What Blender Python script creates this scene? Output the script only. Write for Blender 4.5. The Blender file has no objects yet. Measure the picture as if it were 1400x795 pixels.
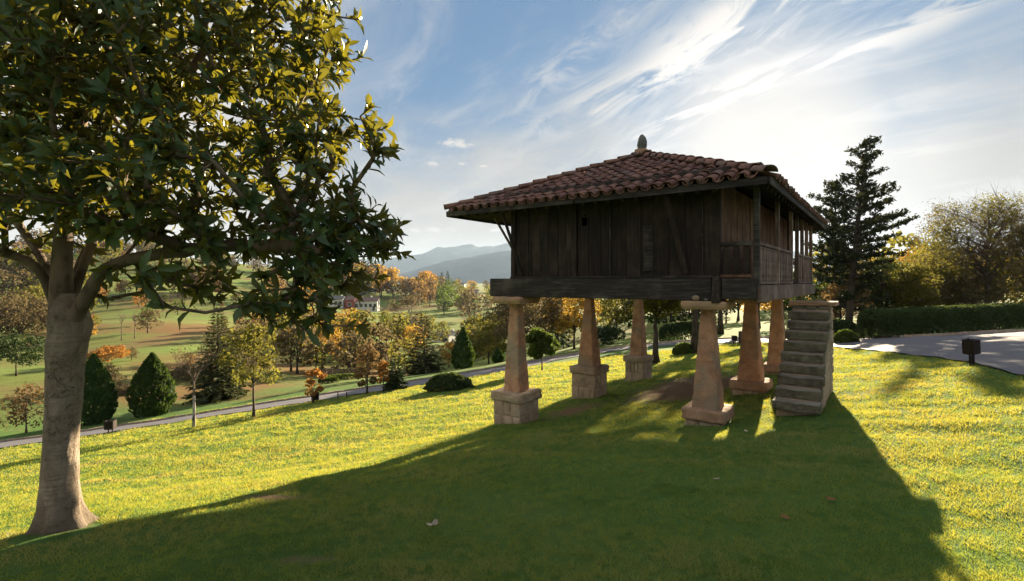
import bpy, bmesh, math, random
import numpy as np
from mathutils import Vector, Matrix
random.seed(7); np.random.seed(7)
R = math.radians
SC = bpy.context.scene
COL = SC.collection
# ------------------------------------------------------------------ camera
CAM_Z = 1.8                      # eye height above the lawn under the camera
cam_d = bpy.data.cameras.new('camera'); cam_d.lens = 18.0; cam_d.sensor_width = 36.0
cam_d.clip_end = 20000; cam_d.clip_start = 0.05
cam_d.shift_y = -(385 - 397.5) / 1400.0 * -1.0
cam = bpy.data.objects.new('camera', cam_d); COL.objects.link(cam)
cam.location = (0, 0, CAM_Z); cam.rotation_euler = (R(90), 0, 0)
SC.camera = cam
# ------------------------------------------------------------------ light
SUN_AZ, SUN_EL = 26.5, 12.2      # azimuth east of +Y, elevation
SKY_STRENGTH = 0.05
SUN_STRENGTH = 5.0
EXPOSURE = 2.3
def sun_dir():
    a, e = R(SUN_AZ), R(SUN_EL)
    return Vector((math.sin(a)*math.cos(e), math.cos(a)*math.cos(e), math.sin(e)))
sl = bpy.data.lights.new('sun', 'SUN'); sl.energy = SUN_STRENGTH; sl.angle = R(0.5); sl.color = (1.0, 0.82, 0.56)
so = bpy.data.objects.new('sun', sl); COL.objects.link(so)
so.rotation_euler = (-sun_dir()).to_track_quat('-Z', 'Y').to_euler(); so.location = (30, 60, 40)
SC.view_settings.view_transform = 'Standard'; SC.view_settings.look = 'None'
SC.view_settings.exposure = EXPOSURE; SC.view_settings.gamma = 1.0
SC.cycles.use_denoising = True
SC.cycles.max_bounces = 8; SC.cycles.transparent_max_bounces = 8; SC.cycles.volume_bounces = 0
SC.cycles.sample_clamp_indirect = 8.0

class NT:
    """small helper to wire shader nodes"""
    def __init__(self, tree): self.t = tree; tree.nodes.clear()
    def n(self, typ, **kw):
        nd = self.t.nodes.new(typ)
        for k, v in kw.items():
            if hasattr(nd, k) and not k[0].isupper(): setattr(nd, k, v)
        return nd
    def set(self, nd, **kw): return nd
    def link(self, a, b): self.t.links.new(a, b)
    def val(self, inp, v):
        if isinstance(v, bpy.types.NodeSocket): self.link(v, inp)
        elif v is not None: inp.default_value = v
    def math(self, op, a, b=None, c=None, clamp=False):
        m = self.n('ShaderNodeMath'); m.operation = op; m.use_clamp = clamp
        self.val(m.inputs[0], a)
        if b is not None: self.val(m.inputs[1], b)
        if c is not None: self.val(m.inputs[2], c)
        return m.outputs[0]
    def mix(self, f, a, b, blend='MIX'):
        m = self.n('ShaderNodeMix'); m.data_type = 'RGBA'; m.blend_type = blend; m.clamp_factor = True
        self.val(m.inputs['Factor'], f)
        for s, v in (('A', a), ('B', b)):
            ip = [i for i in m.inputs if i.name == s and i.type == 'RGBA'][0]
            self.val(ip, (v[0], v[1], v[2], 1) if isinstance(v, tuple) else v)
        return [o for o in m.outputs if o.type == 'RGBA'][0]
    def noise(self, vec, scale, detail=4, rough=0.55, dist=0.0, dims='3D'):
        m = self.n('ShaderNodeTexNoise'); m.noise_dimensions = dims
        if vec is not None: self.link(vec, m.inputs['Vector'])
        m.inputs['Scale'].default_value = scale; m.inputs['Detail'].default_value = detail
        m.inputs['Roughness'].default_value = rough; m.inputs['Distortion'].default_value = dist
        return m.outputs[0]
    def voro(self, vec, scale, feature='F1'):
        m = self.n('ShaderNodeTexVoronoi'); m.feature = feature
        if vec is not None: self.link(vec, m.inputs['Vector'])
        m.inputs['Scale'].default_value = scale
        return m.outputs[0]
    def mapping(self, vec, scale=(1, 1, 1), loc=(0, 0, 0), rot=(0, 0, 0)):
        m = self.n('ShaderNodeMapping'); self.link(vec, m.inputs['Vector'])
        m.inputs['Scale'].default_value = scale; m.inputs['Location'].default_value = loc; m.inputs['Rotation'].default_value = rot
        return m.outputs[0]
    def ramp(self, f, stops):
        m = self.n('ShaderNodeValToRGB'); self.link(f, m.inputs[0])
        e = m.color_ramp.elements
        while len(e) < len(stops): e.new(0.5)
        for i, (p, c) in enumerate(stops):
            e[i].position = p; e[i].color = (c[0], c[1], c[2], 1) if isinstance(c, tuple) else (c, c, c, 1)
        return m.outputs[0]
    def maprange(self, v, a, b, c=0.0, d=1.0):
        m = self.n('ShaderNodeMapRange'); self.val(m.inputs[0], v)
        m.interpolation_type = 'SMOOTHSTEP'
        for i, x in enumerate((a, b, c, d)): m.inputs[i+1].default_value = x
        return m.outputs[0]
    def bump(self, h, strength, dist=0.02):
        m = self.n('ShaderNodeBump'); self.link(h, m.inputs['Height'])
        m.inputs['Strength'].default_value = strength; m.inputs['Distance'].default_value = dist
        return m.outputs[0]
    def attr(self, name):
        m = self.n('ShaderNodeAttribute'); m.attribute_name = name; return m.outputs['Fac']
    def addvec(self, a, b):
        m = self.n('ShaderNodeVectorMath'); m.operation = 'ADD'; self.link(a, m.inputs[0]); self.link(b, m.inputs[1]); return m.outputs[0]
    def objrand(self): return self.n('ShaderNodeObjectInfo').outputs['Random']
    def coord(self, kind='Object', shift=True):
        c = self.n('ShaderNodeTexCoord').outputs[kind]
        if not shift: return c
        m = self.n('ShaderNodeCombineXYZ')
        r = self.math('MULTIPLY', self.objrand(), 37.0)
        for i in range(3): self.link(r, m.inputs[i])
        return self.addvec(c, m.outputs[0])
    def principled(self, col, rough=0.8, normal=None, spec=0.3):
        p = self.n('ShaderNodeBsdfPrincipled')
        self.val(p.inputs['Base Color'], (col[0], col[1], col[2], 1) if isinstance(col, tuple) else col)
        self.val(p.inputs['Roughness'], rough); p.inputs['Specular IOR Level'].default_value = spec
        if normal is not None: self.link(normal, p.inputs['Normal'])
        return p.outputs[0]
    def out(self, sh, world=False, vol=None):
        o = self.n('ShaderNodeOutputWorld' if world else 'ShaderNodeOutputMaterial')
        if sh is not None: self.link(sh, o.inputs['Surface'])
        if vol is not None: self.link(vol, o.inputs['Volume'])

# ------------------------------------------------------------------ sky
world = bpy.data.worlds.new('World'); SC.world = world; world.use_nodes = True
w = NT(world.node_tree)
sky = w.n('ShaderNodeTexSky'); sky.sky_type = 'NISHITA'; sky.sun_disc = False
sky.sun_elevation = R(SUN_EL); sky.sun_rotation = R(SUN_AZ)
sky.air_density = 1.0; sky.dust_density = 0.6; sky.ozone_density = 3.0
g = w.n('ShaderNodeTexCoord').outputs['Generated']
sx = w.n('ShaderNodeSeparateXYZ'); w.link(g, sx.inputs[0])
zz = w.math('MAXIMUM', w.math('ADD', sx.outputs[2], 0.15), 0.02)
qx = w.math('DIVIDE', sx.outputs[0], zz); qy = w.math('DIVIDE', sx.outputs[1], zz)
along = w.math('SUBTRACT', w.math('MULTIPLY', qx, 0.5), w.math('MULTIPLY', qy, 0.866))
across = w.math('ADD', w.math('MULTIPLY', qx, 0.866), w.math('MULTIPLY', qy, 0.5))
cb = w.n('ShaderNodeCombineXYZ'); w.link(qx, cb.inputs[0]); w.link(qy, cb.inputs[1]); Q = cb.outputs[0]
ca = w.n('ShaderNodeCombineXYZ'); w.link(along, ca.inputs[0]); w.link(across, ca.inputs[1]); A = ca.outputs[0]
warp = w.noise(Q, 1.1, 3, 0.5)
def band(centre, width, amp, slope=0.0):
    c = w.math('ADD', across, w.math('MULTIPLY', w.math('SUBTRACT', warp, 0.5), 0.5))
    d = w.math('DIVIDE', w.math('SUBTRACT', c, centre), width)
    return w.math('MULTIPLY', w.math('POWER', 2.718, w.math('MULTIPLY', w.math('MULTIPLY', d, d), -1.0)), amp)
fib = w.noise(w.mapping(A, (1.3, 3.6, 1)), 1.5, 9, 0.64, 1.3)
puff = w.noise(Q, 2.2, 8, 0.6, 0.3)
cir = w.math('ADD', w.math('ADD', band(1.25, 0.13, 1.15), band(1.60, 0.10, 0.85)), band(1.0, 0.05, 0.5))
cir = w.math('MULTIPLY', cir, w.maprange(along, -2.1, -1.4, 0.25, 1.0))
fill_cirrus = None
for b_ in (-0.08, -0.62, -1.2, -1.9):      # added cirrus overhead and behind, out of view, to brighten shaded ground
    t_ = band(b_, 0.36, 1.2); fill_cirrus = t_ if fill_cirrus is None else w.math('ADD', fill_cirrus, t_)
fill_cirrus = w.math('MULTIPLY', fill_cirrus, w.maprange(fib, 0.34, 0.62, 0.45, 0.95))
cir = w.math('MAXIMUM', w.math('MULTIPLY', cir, w.maprange(fib, 0.39, 0.58)), fill_cirrus)
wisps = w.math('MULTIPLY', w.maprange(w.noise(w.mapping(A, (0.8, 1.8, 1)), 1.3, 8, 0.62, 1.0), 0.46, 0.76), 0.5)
low = w.math('MULTIPLY', w.maprange(w.noise(w.mapping(Q, (1.0, 0.55, 1), (3.1, 0.7, 0)), 1.5, 6, 0.55), 0.58, 0.74), w.maprange(sx.outputs[2], 0.12, 0.3, 1.0, 0.0))
puffs = None
for (ax, ay, az), rx, rz in (((-.107, 1, .270), .040, .011), ((-.155, 1, .229), .016, .006), ((-.092, 1, .230), .018, .004), ((-.055, 1, .225), .009, .003), ((-.16, 1, .10), .05, .006), ((-.02, 1, .10), .03, .004)):
    qx_ = w.math('DIVIDE', sx.outputs[0], w.math('MAXIMUM', sx.outputs[1], 0.05)); qz_ = w.math('DIVIDE', sx.outputs[2], w.math('MAXIMUM', sx.outputs[1], 0.05))
    dx_ = w.math('DIVIDE', w.math('SUBTRACT', qx_, ax), rx); dz_ = w.math('DIVIDE', w.math('SUBTRACT', qz_, az), rz)
    rr_ = w.math('ADD', w.math('MULTIPLY', dx_, dx_), w.math('MULTIPLY', dz_, dz_))
    pb = w.math('MULTIPLY', w.maprange(w.math('ADD', w.math('SUBTRACT', 1.1, rr_), w.math('MULTIPLY', w.math('SUBTRACT', w.noise(w.mapping(g, (1, 1, 2)), 45, 5, .6), .5), 5.0)), 0.0, 1.6), w.maprange(rr_, 1.2, 2.6, 0.9, 0.0))
    puffs = pb if puffs is None else w.math('MAXIMUM', puffs, pb)
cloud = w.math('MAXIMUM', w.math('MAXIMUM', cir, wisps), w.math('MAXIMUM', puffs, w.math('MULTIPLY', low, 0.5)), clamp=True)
# veil of thin high haze, thicker towards the sun's side
dsun = w.n('ShaderNodeVectorMath'); dsun.operation = 'DOT_PRODUCT'; w.link(g, dsun.inputs[0]); dsun.inputs[1].default_value = sun_dir()
veil = w.math('MULTIPLY', w.maprange(dsun.outputs['Value'], 0.968, 0.998), w.maprange(puff, 0.25, 0.7, 0.8, 1.0))
veil = w.math('MAXIMUM', veil, w.maprange(w.math('SUBTRACT', w.math('ADD', sx.outputs[2], w.math('MULTIPLY', w.math('SUBTRACT', puff, 0.5), 0.24)), w.maprange(dsun.outputs['Value'], 0.80, 0.97, 0.0, 0.045)), 0.10, 0.36, 0.92, 0.0))
# thin high air evens out the glare round the sun
sc_ = w.n('ShaderNodeVectorMath'); sc_.operation = 'MULTIPLY_ADD'; w.link(sky.outputs[0], sc_.inputs[0]); sc_.inputs[1].default_value = (1/2, 1/2, 1/2); sc_.inputs[2].default_value = (1, 1, 1)
sd_ = w.n('ShaderNodeVectorMath'); sd_.operation = 'DIVIDE'; w.link(sky.outputs[0], sd_.inputs[0]); w.link(sc_.outputs[0], sd_.inputs[1])
st_ = w.n('ShaderNodeVectorMath'); st_.operation = 'MULTIPLY'; w.link(sd_.outputs[0], st_.inputs[0]); st_.inputs[1].default_value = (0.66, 1.00, 1.44)
skyc = st_.outputs[0]
bright = w.maprange(dsun.outputs['Value'], 0.95, 1.0, 2.4, 3.9)
ccol = w.n('ShaderNodeVectorMath'); ccol.operation = 'SCALE'; ccol.inputs[0].default_value = (1.30, 1.25, 1.18); w.link(bright, ccol.inputs['Scale'])
vcol = w.n('ShaderNodeVectorMath'); vcol.operation = 'SCALE'; vcol.inputs[0].default_value = (1.0, 0.95, 0.885); w.link(bright, vcol.inputs['Scale'])
mixed = w.mix(veil, skyc, vcol.outputs[0])
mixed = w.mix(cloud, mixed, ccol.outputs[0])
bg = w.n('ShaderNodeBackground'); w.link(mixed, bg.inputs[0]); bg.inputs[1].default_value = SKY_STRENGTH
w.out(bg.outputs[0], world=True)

# ------------------------------------------------------------------ object helpers
def tag(o, label=None, cat=None, group=None, kind=None):
    if label: o['label'] = label
    if cat: o['category'] = cat
    if group: o['group'] = group
    if kind: o['kind'] = kind
    return o
def empty(name, loc, rz=0.0, label=None, cat=None, group=None):
    o = bpy.data.objects.new(name, None); COL.objects.link(o); o.location = loc; o.rotation_euler = (0, 0, rz)
    o.empty_display_size = 0.2
    return tag(o, label, cat, group)
def link_mesh(name, me, mat=None, parent=None, matrix=None):
    o = bpy.data.objects.new(name, me); COL.objects.link(o)
    if mat is not None and len(me.materials) == 0: me.materials.append(mat)
    if parent is not None: o.parent = parent
    if matrix is not None: o.matrix_local = matrix
    return o
class MB:
    def __init__(s): s.v = []; s.f = []; s.m = []; s.cur = 0
    def add(s, vs, fs):
        b = len(s.v); s.v += [tuple(p) for p in vs]
        for f in fs: s.f.append(tuple(i+b for i in f)); s.m.append(s.cur)
    def box(s, c, d, rot=None, taper=1.0, jit=0.0):
        hx, hy, hz = d[0]/2, d[1]/2, d[2]/2
        vs = []
        for z in (-1, 1):
            k = taper if z > 0 else 1.0
            for x, y in ((-1, -1), (1, -1), (1, 1), (-1, 1)):
                p = Vector((x*hx*k, y*hy*k, z*hz))
                if jit: p += Vector([random.uniform(-jit, jit) for _ in range(3)])
                if rot is not None: p = rot @ p
                vs.append(p + Vector(c))
        s.add(vs, [(3, 2, 1, 0), (4, 5, 6, 7), (0, 1, 5, 4), (1, 2, 6, 5), (2, 3, 7, 6), (3, 0, 4, 7)])
    def bar(s, a, b, wd, th, up=(0, 0, 1)):
        a, b = Vector(a), Vector(b); d = (b-a); L = d.length; d.normalize()
        x = d.cross(Vector(up)); x = x.normalized() if x.length > 1e-4 else Vector((1, 0, 0)); y = x.cross(d)
        rot = Matrix((x, y, d)).transposed()
        s.box((a+b)/2, (wd, th, L), rot)
    def tube(s, pts, rad, n=6, cap=True):
        pts = [Vector(p) for p in pts]; b = len(s.v); x = None
        for i, p in enumerate(pts):
            t = (pts[min(i+1, len(pts)-1)] - pts[max(i-1, 0)])
            t = t.normalized() if t.length > 1e-6 else Vector((0, 0, 1))
            if x is None: x = t.cross(Vector((0.3, 1, 0.1))).normalized()
            x = (x - t*x.dot(t)).normalized(); y = t.cross(x)
            for k in range(n):
                a = 2*math.pi*k/n; s.v.append(tuple(p + (x*math.cos(a)+y*math.sin(a))*rad[i]))
        for i in range(len(pts)-1):
            for k in range(n):
                s.f.append((b+i*n+k, b+i*n+(k+1) % n, b+(i+1)*n+(k+1) % n, b+(i+1)*n+k)); s.m.append(s.cur)
        if cap:
            s.f.append(tuple(b+(len(pts)-1)*n+k for k in range(n))); s.m.append(s.cur)
            s.f.append(tuple(b+k for k in reversed(range(n)))); s.m.append(s.cur)
    def mesh(s, name, mats=(), smooth=False, bevel=0.0, seg=1):
        me = bpy.data.meshes.new(name); me.from_pydata(s.v, [], s.f)
        for m in mats: me.materials.append(m)
        if any(s.m): me.polygons.foreach_set('material_index', s.m)
        if bevel:
            bm = bmesh.new(); bm.from_mesh(me)
            bmesh.ops.bevel(bm, geom=bm.edges[:], offset=bevel, segments=seg, affect='EDGES', profile=0.6)
            bm.to_mesh(me); bm.free()
        if smooth: me.polygons.foreach_set('use_smooth', [True]*len(me.polygons))
        me.update(); return me
    def build(s, name, mat, parent=None, smooth=False, bevel=0.0, seg=1, loc=None):
        me = s.mesh(name, (mat,) if not isinstance(mat, (tuple, list)) else mat, smooth, bevel, seg)
        o = link_mesh(name, me, None, parent)
        if loc is not None: o.location = loc
        return o
def np_mesh(name, verts, faces, mats=(), smooth=False, attrs=None, midx=None):
    """verts (N,3), faces (M,k) numpy"""
    me = bpy.data.meshes.new(name); k = faces.shape[1]
    me.vertices.add(len(verts)); me.vertices.foreach_set('co', np.ascontiguousarray(verts, dtype=np.float32).ravel())
    me.loops.add(faces.size); me.loops.foreach_set('vertex_index', np.ascontiguousarray(faces, dtype=np.int32).ravel())
    me.polygons.add(len(faces)); me.polygons.foreach_set('loop_start', np.arange(0, faces.size, k, dtype=np.int32))
    for m in mats: me.materials.append(m)
    if midx is not None: me.polygons.foreach_set('material_index', np.asarray(midx, dtype=np.int32))
    if smooth: me.polygons.foreach_set('use_smooth', np.ones(len(faces), dtype=bool))
    me.update(calc_edges=True)
    for nm, (dom, arr) in (attrs or {}).items():
        a = me.attributes.new(nm, 'FLOAT', dom); a.data.foreach_set('value', np.asarray(arr, dtype=np.float32))
    return me

# ------------------------------------------------------------------ terrain height field (thin-plate surface through surveyed spots)
def wp(px, py, d): return ((px-700)/700.0*d, d, (385-py)/700.0*d)      # photograph sight line at distance d, eye level = 0
def lawn(x, y): return -2.114 + 0.121*x - 0.1106*y
CP = []
for x, y in ((-23, 23), (-12, 27), (-.5, 34), (3.6, 42), (0, 20), (-10, 16), (10, 25), (16, 37), (13.5, 21), (3.8, 10), (.1, 12.7), (2.4, 15.9),
             (4.7, 19), (6.1, 13.1), (8.4, 16.2), (-6, 10), (-25, 30), (7.5, 8), (-16, 20), (0, 27), (5, 32)):
    CP.append((x, y, lawn(x, y)))
CP += [(0, 0, -1.8), (-4.39, 5.0, -2.43), (0, 4, -2.22), (4, 4.5, -2.1), (0.5, 8.5, -2.74), (8, 3, -1.6), (11, 10.8, -2.02), (-10, 0, -3.0), (10, 0, -1.1), (0, -10, -.9), (8, -9, -.1), (-8, 6, -2.95)]
CP += [wp(1395, 447, 32), wp(1400, 451, 29), wp(1172, 467, 24.5), wp(1280, 458, 27)]
CP += [wp(*p) for p in ((200, 520, 45), (200, 480, 65), (200, 440, 100), (200, 402, 170), (150, 372, 230), (100, 345, 300), (300, 402, 200), (300, 360, 320),
    (20, 500, 60), (0, 440, 120), (-50, 380, 220), (450, 442, 150), (500, 422, 240), (560, 440, 180), (620, 470, 130), (650, 500, 70), (600, 510, 60), (450, 480, 80), (330, 500, 60),
    (650, 405, 400), (560, 400, 330), (750, 402, 500), (900, 402, 400), (760, 480, 55), (760, 440, 120), (900, 440, 80), (1010, 440, 75), (1200, 430, 60), (1300, 420, 85), (1400, 415, 130), (1250, 405, 260), (1400, 392, 420))]
CP += [(-40, 20, -8.4), (-100, 20, -9), (-150, 100, -5), (100, 20, -2), (150, 80, -3), (0, -100, 2), (-100, -80, -4), (100, -100, 3), (-300, 320, 15), (0, 620, -11), (300, 520, -5),
       (-450, 560, 18), (620, 300, -3), (45, 25, -2.2), (0, -40, 1), (-60, 50, -9)]
CP = np.array(CP, dtype=np.float64)
def tps(r2): return np.where(r2 > 1e-9, r2*np.log(r2 + 1e-12), 0.0)
_S = 50.0
def _solve():
    P = CP[:, :2]/_S; n = len(P)
    K = tps(((P[:, None]-P[None])**2).sum(-1)) + np.eye(n)*2e-3
    M = np.zeros((n+3, n+3)); M[:n, :n] = K; M[:n, n] = 1; M[:n, n+1:] = P; M[n, :n] = 1; M[n+1:, :n] = P.T
    return np.linalg.solve(M, np.concatenate([CP[:, 2], [0, 0, 0]]))
_W = _solve()
def H(x, y):
    """ground height in world z"""
    x = np.asarray(x, dtype=np.float64); y = np.asarray(y, dtype=np.float64); sh = x.shape
    x = x.ravel(); y = y.ravel(); out = np.empty(len(x)); P = CP[:, :2]/_S
    for i in range(0, len(x), 20000):
        q = np.stack([x[i:i+20000], y[i:i+20000]], 1)/_S
        out[i:i+20000] = tps(((q[:, None]-P[None])**2).sum(-1)) @ _W[:len(P)] + _W[len(P)] + q @ _W[len(P)+1:]
    r = np.hypot(x, y); k = np.clip((r-520)/300, 0, 1); k = k*k*(3-2*k)
    out = np.clip(out, -24, 60); out = out*(1-k) + (-11)*k
    bump = 0.028*np.sin(x*1.7+1.3*np.sin(y*.9)) * np.sin(y*1.9+1.1*np.sin(x*1.1)) + 0.014*np.sin(x*4.1+y*2.3)*np.sin(y*3.7-x*1.2)
    out = out + bump*np.clip(1-(r-30)/10, 0, 1)
    return (out + CAM_Z).reshape(sh)
def hz(x, y): return float(H(np.array([x]), np.array([y]))[0])
def hit(px, py, dmin=2.0, dmax=700.0):
    """where the sight line through a photograph pixel meets the ground"""
    d = np.geomspace(dmin, dmax, 900); x = (px-700)/700*d; z = (385-py)/700*d + CAM_Z
    below = z <= H(x, d)
    i = int(np.argmax(below)) if below.any() else len(d)-1
    return Vector((x[i], d[i], hz(x[i], d[i])))
# ------------------------------------------------------------------ materials
def newmat(name):
    m = bpy.data.materials.new(name); m.use_nodes = True; return m, NT(m.node_tree)
def wood_mat(name, dark, mid, grain=(9, 9, 0.7), rough=0.8, shift=True):
    m, n = newmat(name); c = n.coord('Object', shift)
    s = n.mapping(c, grain)
    a = n.noise(s, 3.0, 6, 0.65, 0.5); b = n.noise(c, 1.3, 4, 0.6); f = n.noise(n.mapping(c, (grain[0]*3, grain[1]*3, grain[2]*2)), 4.0, 3, 0.6)
    col = n.ramp(a, [(0.28, tuple(x*0.5 for x in dark)), (0.52, dark), (0.78, mid)])
    col = n.mix(n.maprange(b, 0.45, 0.75, 0, 0.55), col, tuple(x*1.5 for x in mid))
    hsv = n.n('ShaderNodeHueSaturation'); n.link(col, hsv.inputs['Color'])
    n.link(n.math('MULTIPLY_ADD', n.objrand(), 0.45, 0.75), hsv.inputs['Value'])
    h = n.math('ADD', a, n.math('MULTIPLY', f, 0.5))
    n.out(n.principled(hsv.outputs[0], rough, n.bump(h, 0.7, 0.012), 0.25)); return m
def stone_mat(name, base, pale, dark, scale=3.0, lichen=None, bump=0.6, amt=0.4, worn=None):
    m, n = newmat(name); c = n.coord('Object')
    a = n.noise(c, scale, 7, 0.65, 0.3); b = n.noise(c, scale*7, 5, 0.7); v = n.noise(c, scale*0.45, 3, 0.5)
    col = n.ramp(a, [(0.3, dark), (0.5, base), (0.72, pale)])
    col = n.mix(n.maprange(b, 0.4, 0.75, 0, 0.45), col, dark)
    if lichen is not None: col = n.mix(n.maprange(v, 0.48, 0.68, 0, amt), col, lichen)
    if worn:     # worn: paler tone painted on upward faces, imitating skylight on the treads
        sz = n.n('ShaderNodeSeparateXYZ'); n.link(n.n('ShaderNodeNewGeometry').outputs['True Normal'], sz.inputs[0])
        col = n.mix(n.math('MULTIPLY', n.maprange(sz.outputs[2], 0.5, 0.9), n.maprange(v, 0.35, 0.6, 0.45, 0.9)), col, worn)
    hsv = n.n('ShaderNodeHueSaturation'); n.link(col, hsv.inputs['Color'])
    n.link(n.math('MULTIPLY_ADD', n.objrand(), 0.35, 0.82), hsv.inputs['Value'])
    hgt = n.math('ADD', a, n.math('MULTIPLY', b, 0.35))
    n.out(n.principled(hsv.outputs[0], 0.92, n.bump(hgt, bump, 0.03), 0.2)); return m
def leaf_mat(name, col, col2, trans=0.45, tcol=None, rough=0.7, under=None, spec=0.08, hue=0.0):
    m, n = newmat(name)
    r = n.attr('rnd'); c = n.mix(r, col, col2)
    o = n.objrand()
    hsv = n.n('ShaderNodeHueSaturation'); n.link(c, hsv.inputs['Color'])
    n.link(n.math('MULTIPLY_ADD', o, 0.4, 0.8), hsv.inputs['Value']); n.link(n.math('MULTIPLY_ADD', o, hue, 0.5-hue/2), hsv.inputs['Hue'])
    c = hsv.outputs[0]; cd = c
    if under is not None:
        cd = n.mix(n.n('ShaderNodeNewGeometry').outputs['Backfacing'], c, under)
    p = n.principled(cd, rough, None, spec)
    t = n.n('ShaderNodeBsdfTranslucent')
    if tcol is None: n.link(c, t.inputs[0])
    else: n.link(n.mix(r, tcol, tuple(x*0.6 for x in tcol)), t.inputs[0])
    mx = n.n('ShaderNodeMixShader'); mx.inputs[0].default_value = trans; n.link(p, mx.inputs[1]); n.link(t.outputs[0], mx.inputs[2])
    n.out(mx.outputs[0]); return m
def bark_mat(name, a, b, scale=6.0, bump=0.8):
    m, n = newmat(name); c = n.coord('Object')
    s = n.mapping(c, (1, 1, 0.35)); f = n.noise(s, scale, 7, 0.65, 0.4); v = n.noise(c, scale*0.3, 3)
    col = n.mix(n.maprange(f, 0.35, 0.65), a, b); col = n.mix(n.maprange(v, 0.5, 0.7, 0, 0.5), col, tuple(x*1.5 for x in b))
    n.out(n.principled(col, 0.9, n.bump(f, bump, 0.02), 0.2)); return m
M = {}
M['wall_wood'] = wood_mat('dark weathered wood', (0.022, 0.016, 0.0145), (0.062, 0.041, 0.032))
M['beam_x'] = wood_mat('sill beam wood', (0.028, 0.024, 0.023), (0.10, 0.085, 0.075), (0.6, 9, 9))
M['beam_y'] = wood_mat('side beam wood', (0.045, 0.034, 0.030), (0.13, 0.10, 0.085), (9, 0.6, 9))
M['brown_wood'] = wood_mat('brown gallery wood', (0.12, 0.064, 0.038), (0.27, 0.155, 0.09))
M['grey_wood'] = wood_mat('grey gallery wood', (0.14, 0.095, 0.076), (0.32, 0.235, 0.19), (6, 6, 0.8))
M['sandstone'] = stone_mat('sandstone pillar', (0.44, 0.24, 0.145), (0.55, 0.34, 0.22), (0.22, 0.13, 0.085), 4.0, (0.25, 0.215, 0.16), 1.0, 0.75)
M['capstone'] = stone_mat('capstone', (0.42, 0.255, 0.165), (0.52, 0.35, 0.24), (0.25, 0.165, 0.115), 3.5, (0.22, 0.19, 0.13), 0.5, 0.5)
M['rubble'] = stone_mat('rubble stone', (0.42, 0.31, 0.22), (0.54, 0.42, 0.31), (0.25, 0.18, 0.125), 5.0, (0.33, 0.30, 0.25), 0.9, 0.5)
M['mortar'] = stone_mat('mortar', (0.36, 0.27, 0.195), (0.44, 0.34, 0.25), (0.26, 0.19, 0.14), 9.0, None, 0.8)
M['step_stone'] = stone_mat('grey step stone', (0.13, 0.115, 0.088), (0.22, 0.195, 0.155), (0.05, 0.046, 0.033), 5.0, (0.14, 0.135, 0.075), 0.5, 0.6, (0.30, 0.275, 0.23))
M['finial'] = stone_mat('finial stone', (0.16, 0.17, 0.16), (0.24, 0.25, 0.23), (0.07, 0.08, 0.07), 6.0, None, 0.7)
def tile_mat():
    m, n = newmat('old clay tile'); c = n.coord('Object'); o = n.objrand()
    a = n.noise(c, 7.0, 5, 0.6); b = n.noise(c, 30.0, 3, 0.6)
    col = n.ramp(o, [(0.0, (0.12, 0.055, 0.046)), (0.35, (0.20, 0.098, 0.078)), (0.7, (0.25, 0.13, 0.10)), (1.0, (0.17, 0.12, 0.105))])
    col = n.mix(n.maprange(a, 0.42, 0.68, 0, 0.75), col, (0.055, 0.036, 0.036))
    col = n.mix(n.maprange(b, 0.6, 0.75, 0, 0.5), col, (0.22, 0.19, 0.15))
    n.out(n.principled(col, 0.75, n.bump(a, 0.5, 0.02), 0.3)); return m
M['tile'] = tile_mat()

# ------------------------------------------------------------------ ground
def gnoise(x, y, s, seed=0.0):
    a = np.sin(x*s+seed+1.7*np.sin(y*s*0.83+seed*1.3)) + np.sin(y*s*1.13-seed+1.4*np.sin(x*s*0.71-seed)) + .6*np.sin((x*.8+y*.6)*s*2.1+seed*2+np.sin(y*s*1.9)) + .4*np.sin((x*.5-y*.85)*s*3.7+seed)
    return a/3.0
P2 = Vector((3.83, 10.0)); U = Vector((0.805, -0.593)); V = Vector((0.593, 0.805))
def dirt_amount(x, y):
    """trodden bare earth under the granary and worn spots on the lawn"""
    lx = (x-P2.x)*U.x + (y-P2.y)*U.y; ly = (x-P2.x)*V.x + (y-P2.y)*V.y
    n = gnoise(x, y, 2.3, 1.0)*0.5 + gnoise(x, y, 6.1, 4.0)*0.3
    d1 = 1.1 - np.hypot((lx+2.0)/1.5, (ly-5.2)/3.2) + n*0.35
    d2 = 0.75 - np.hypot((lx+3.9)/0.9, (ly-1.7)/2.2) + n*0.4
    d3 = 0.55 - np.hypot((x+2.75)/1.0, (y-6.15)/0.30) + n*0.5
    d4 = 0.45 - np.hypot((x+1.7)/1.0, (y-4.15)/0.18) + n*0.4
    d5 = 0.6 - np.hypot(x+4.5, y-5.12)/0.5 + n*0.55
    return np.clip(np.maximum.reduce([d1, d2, d3, d4, d5])*2.2, 0, 1)
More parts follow.
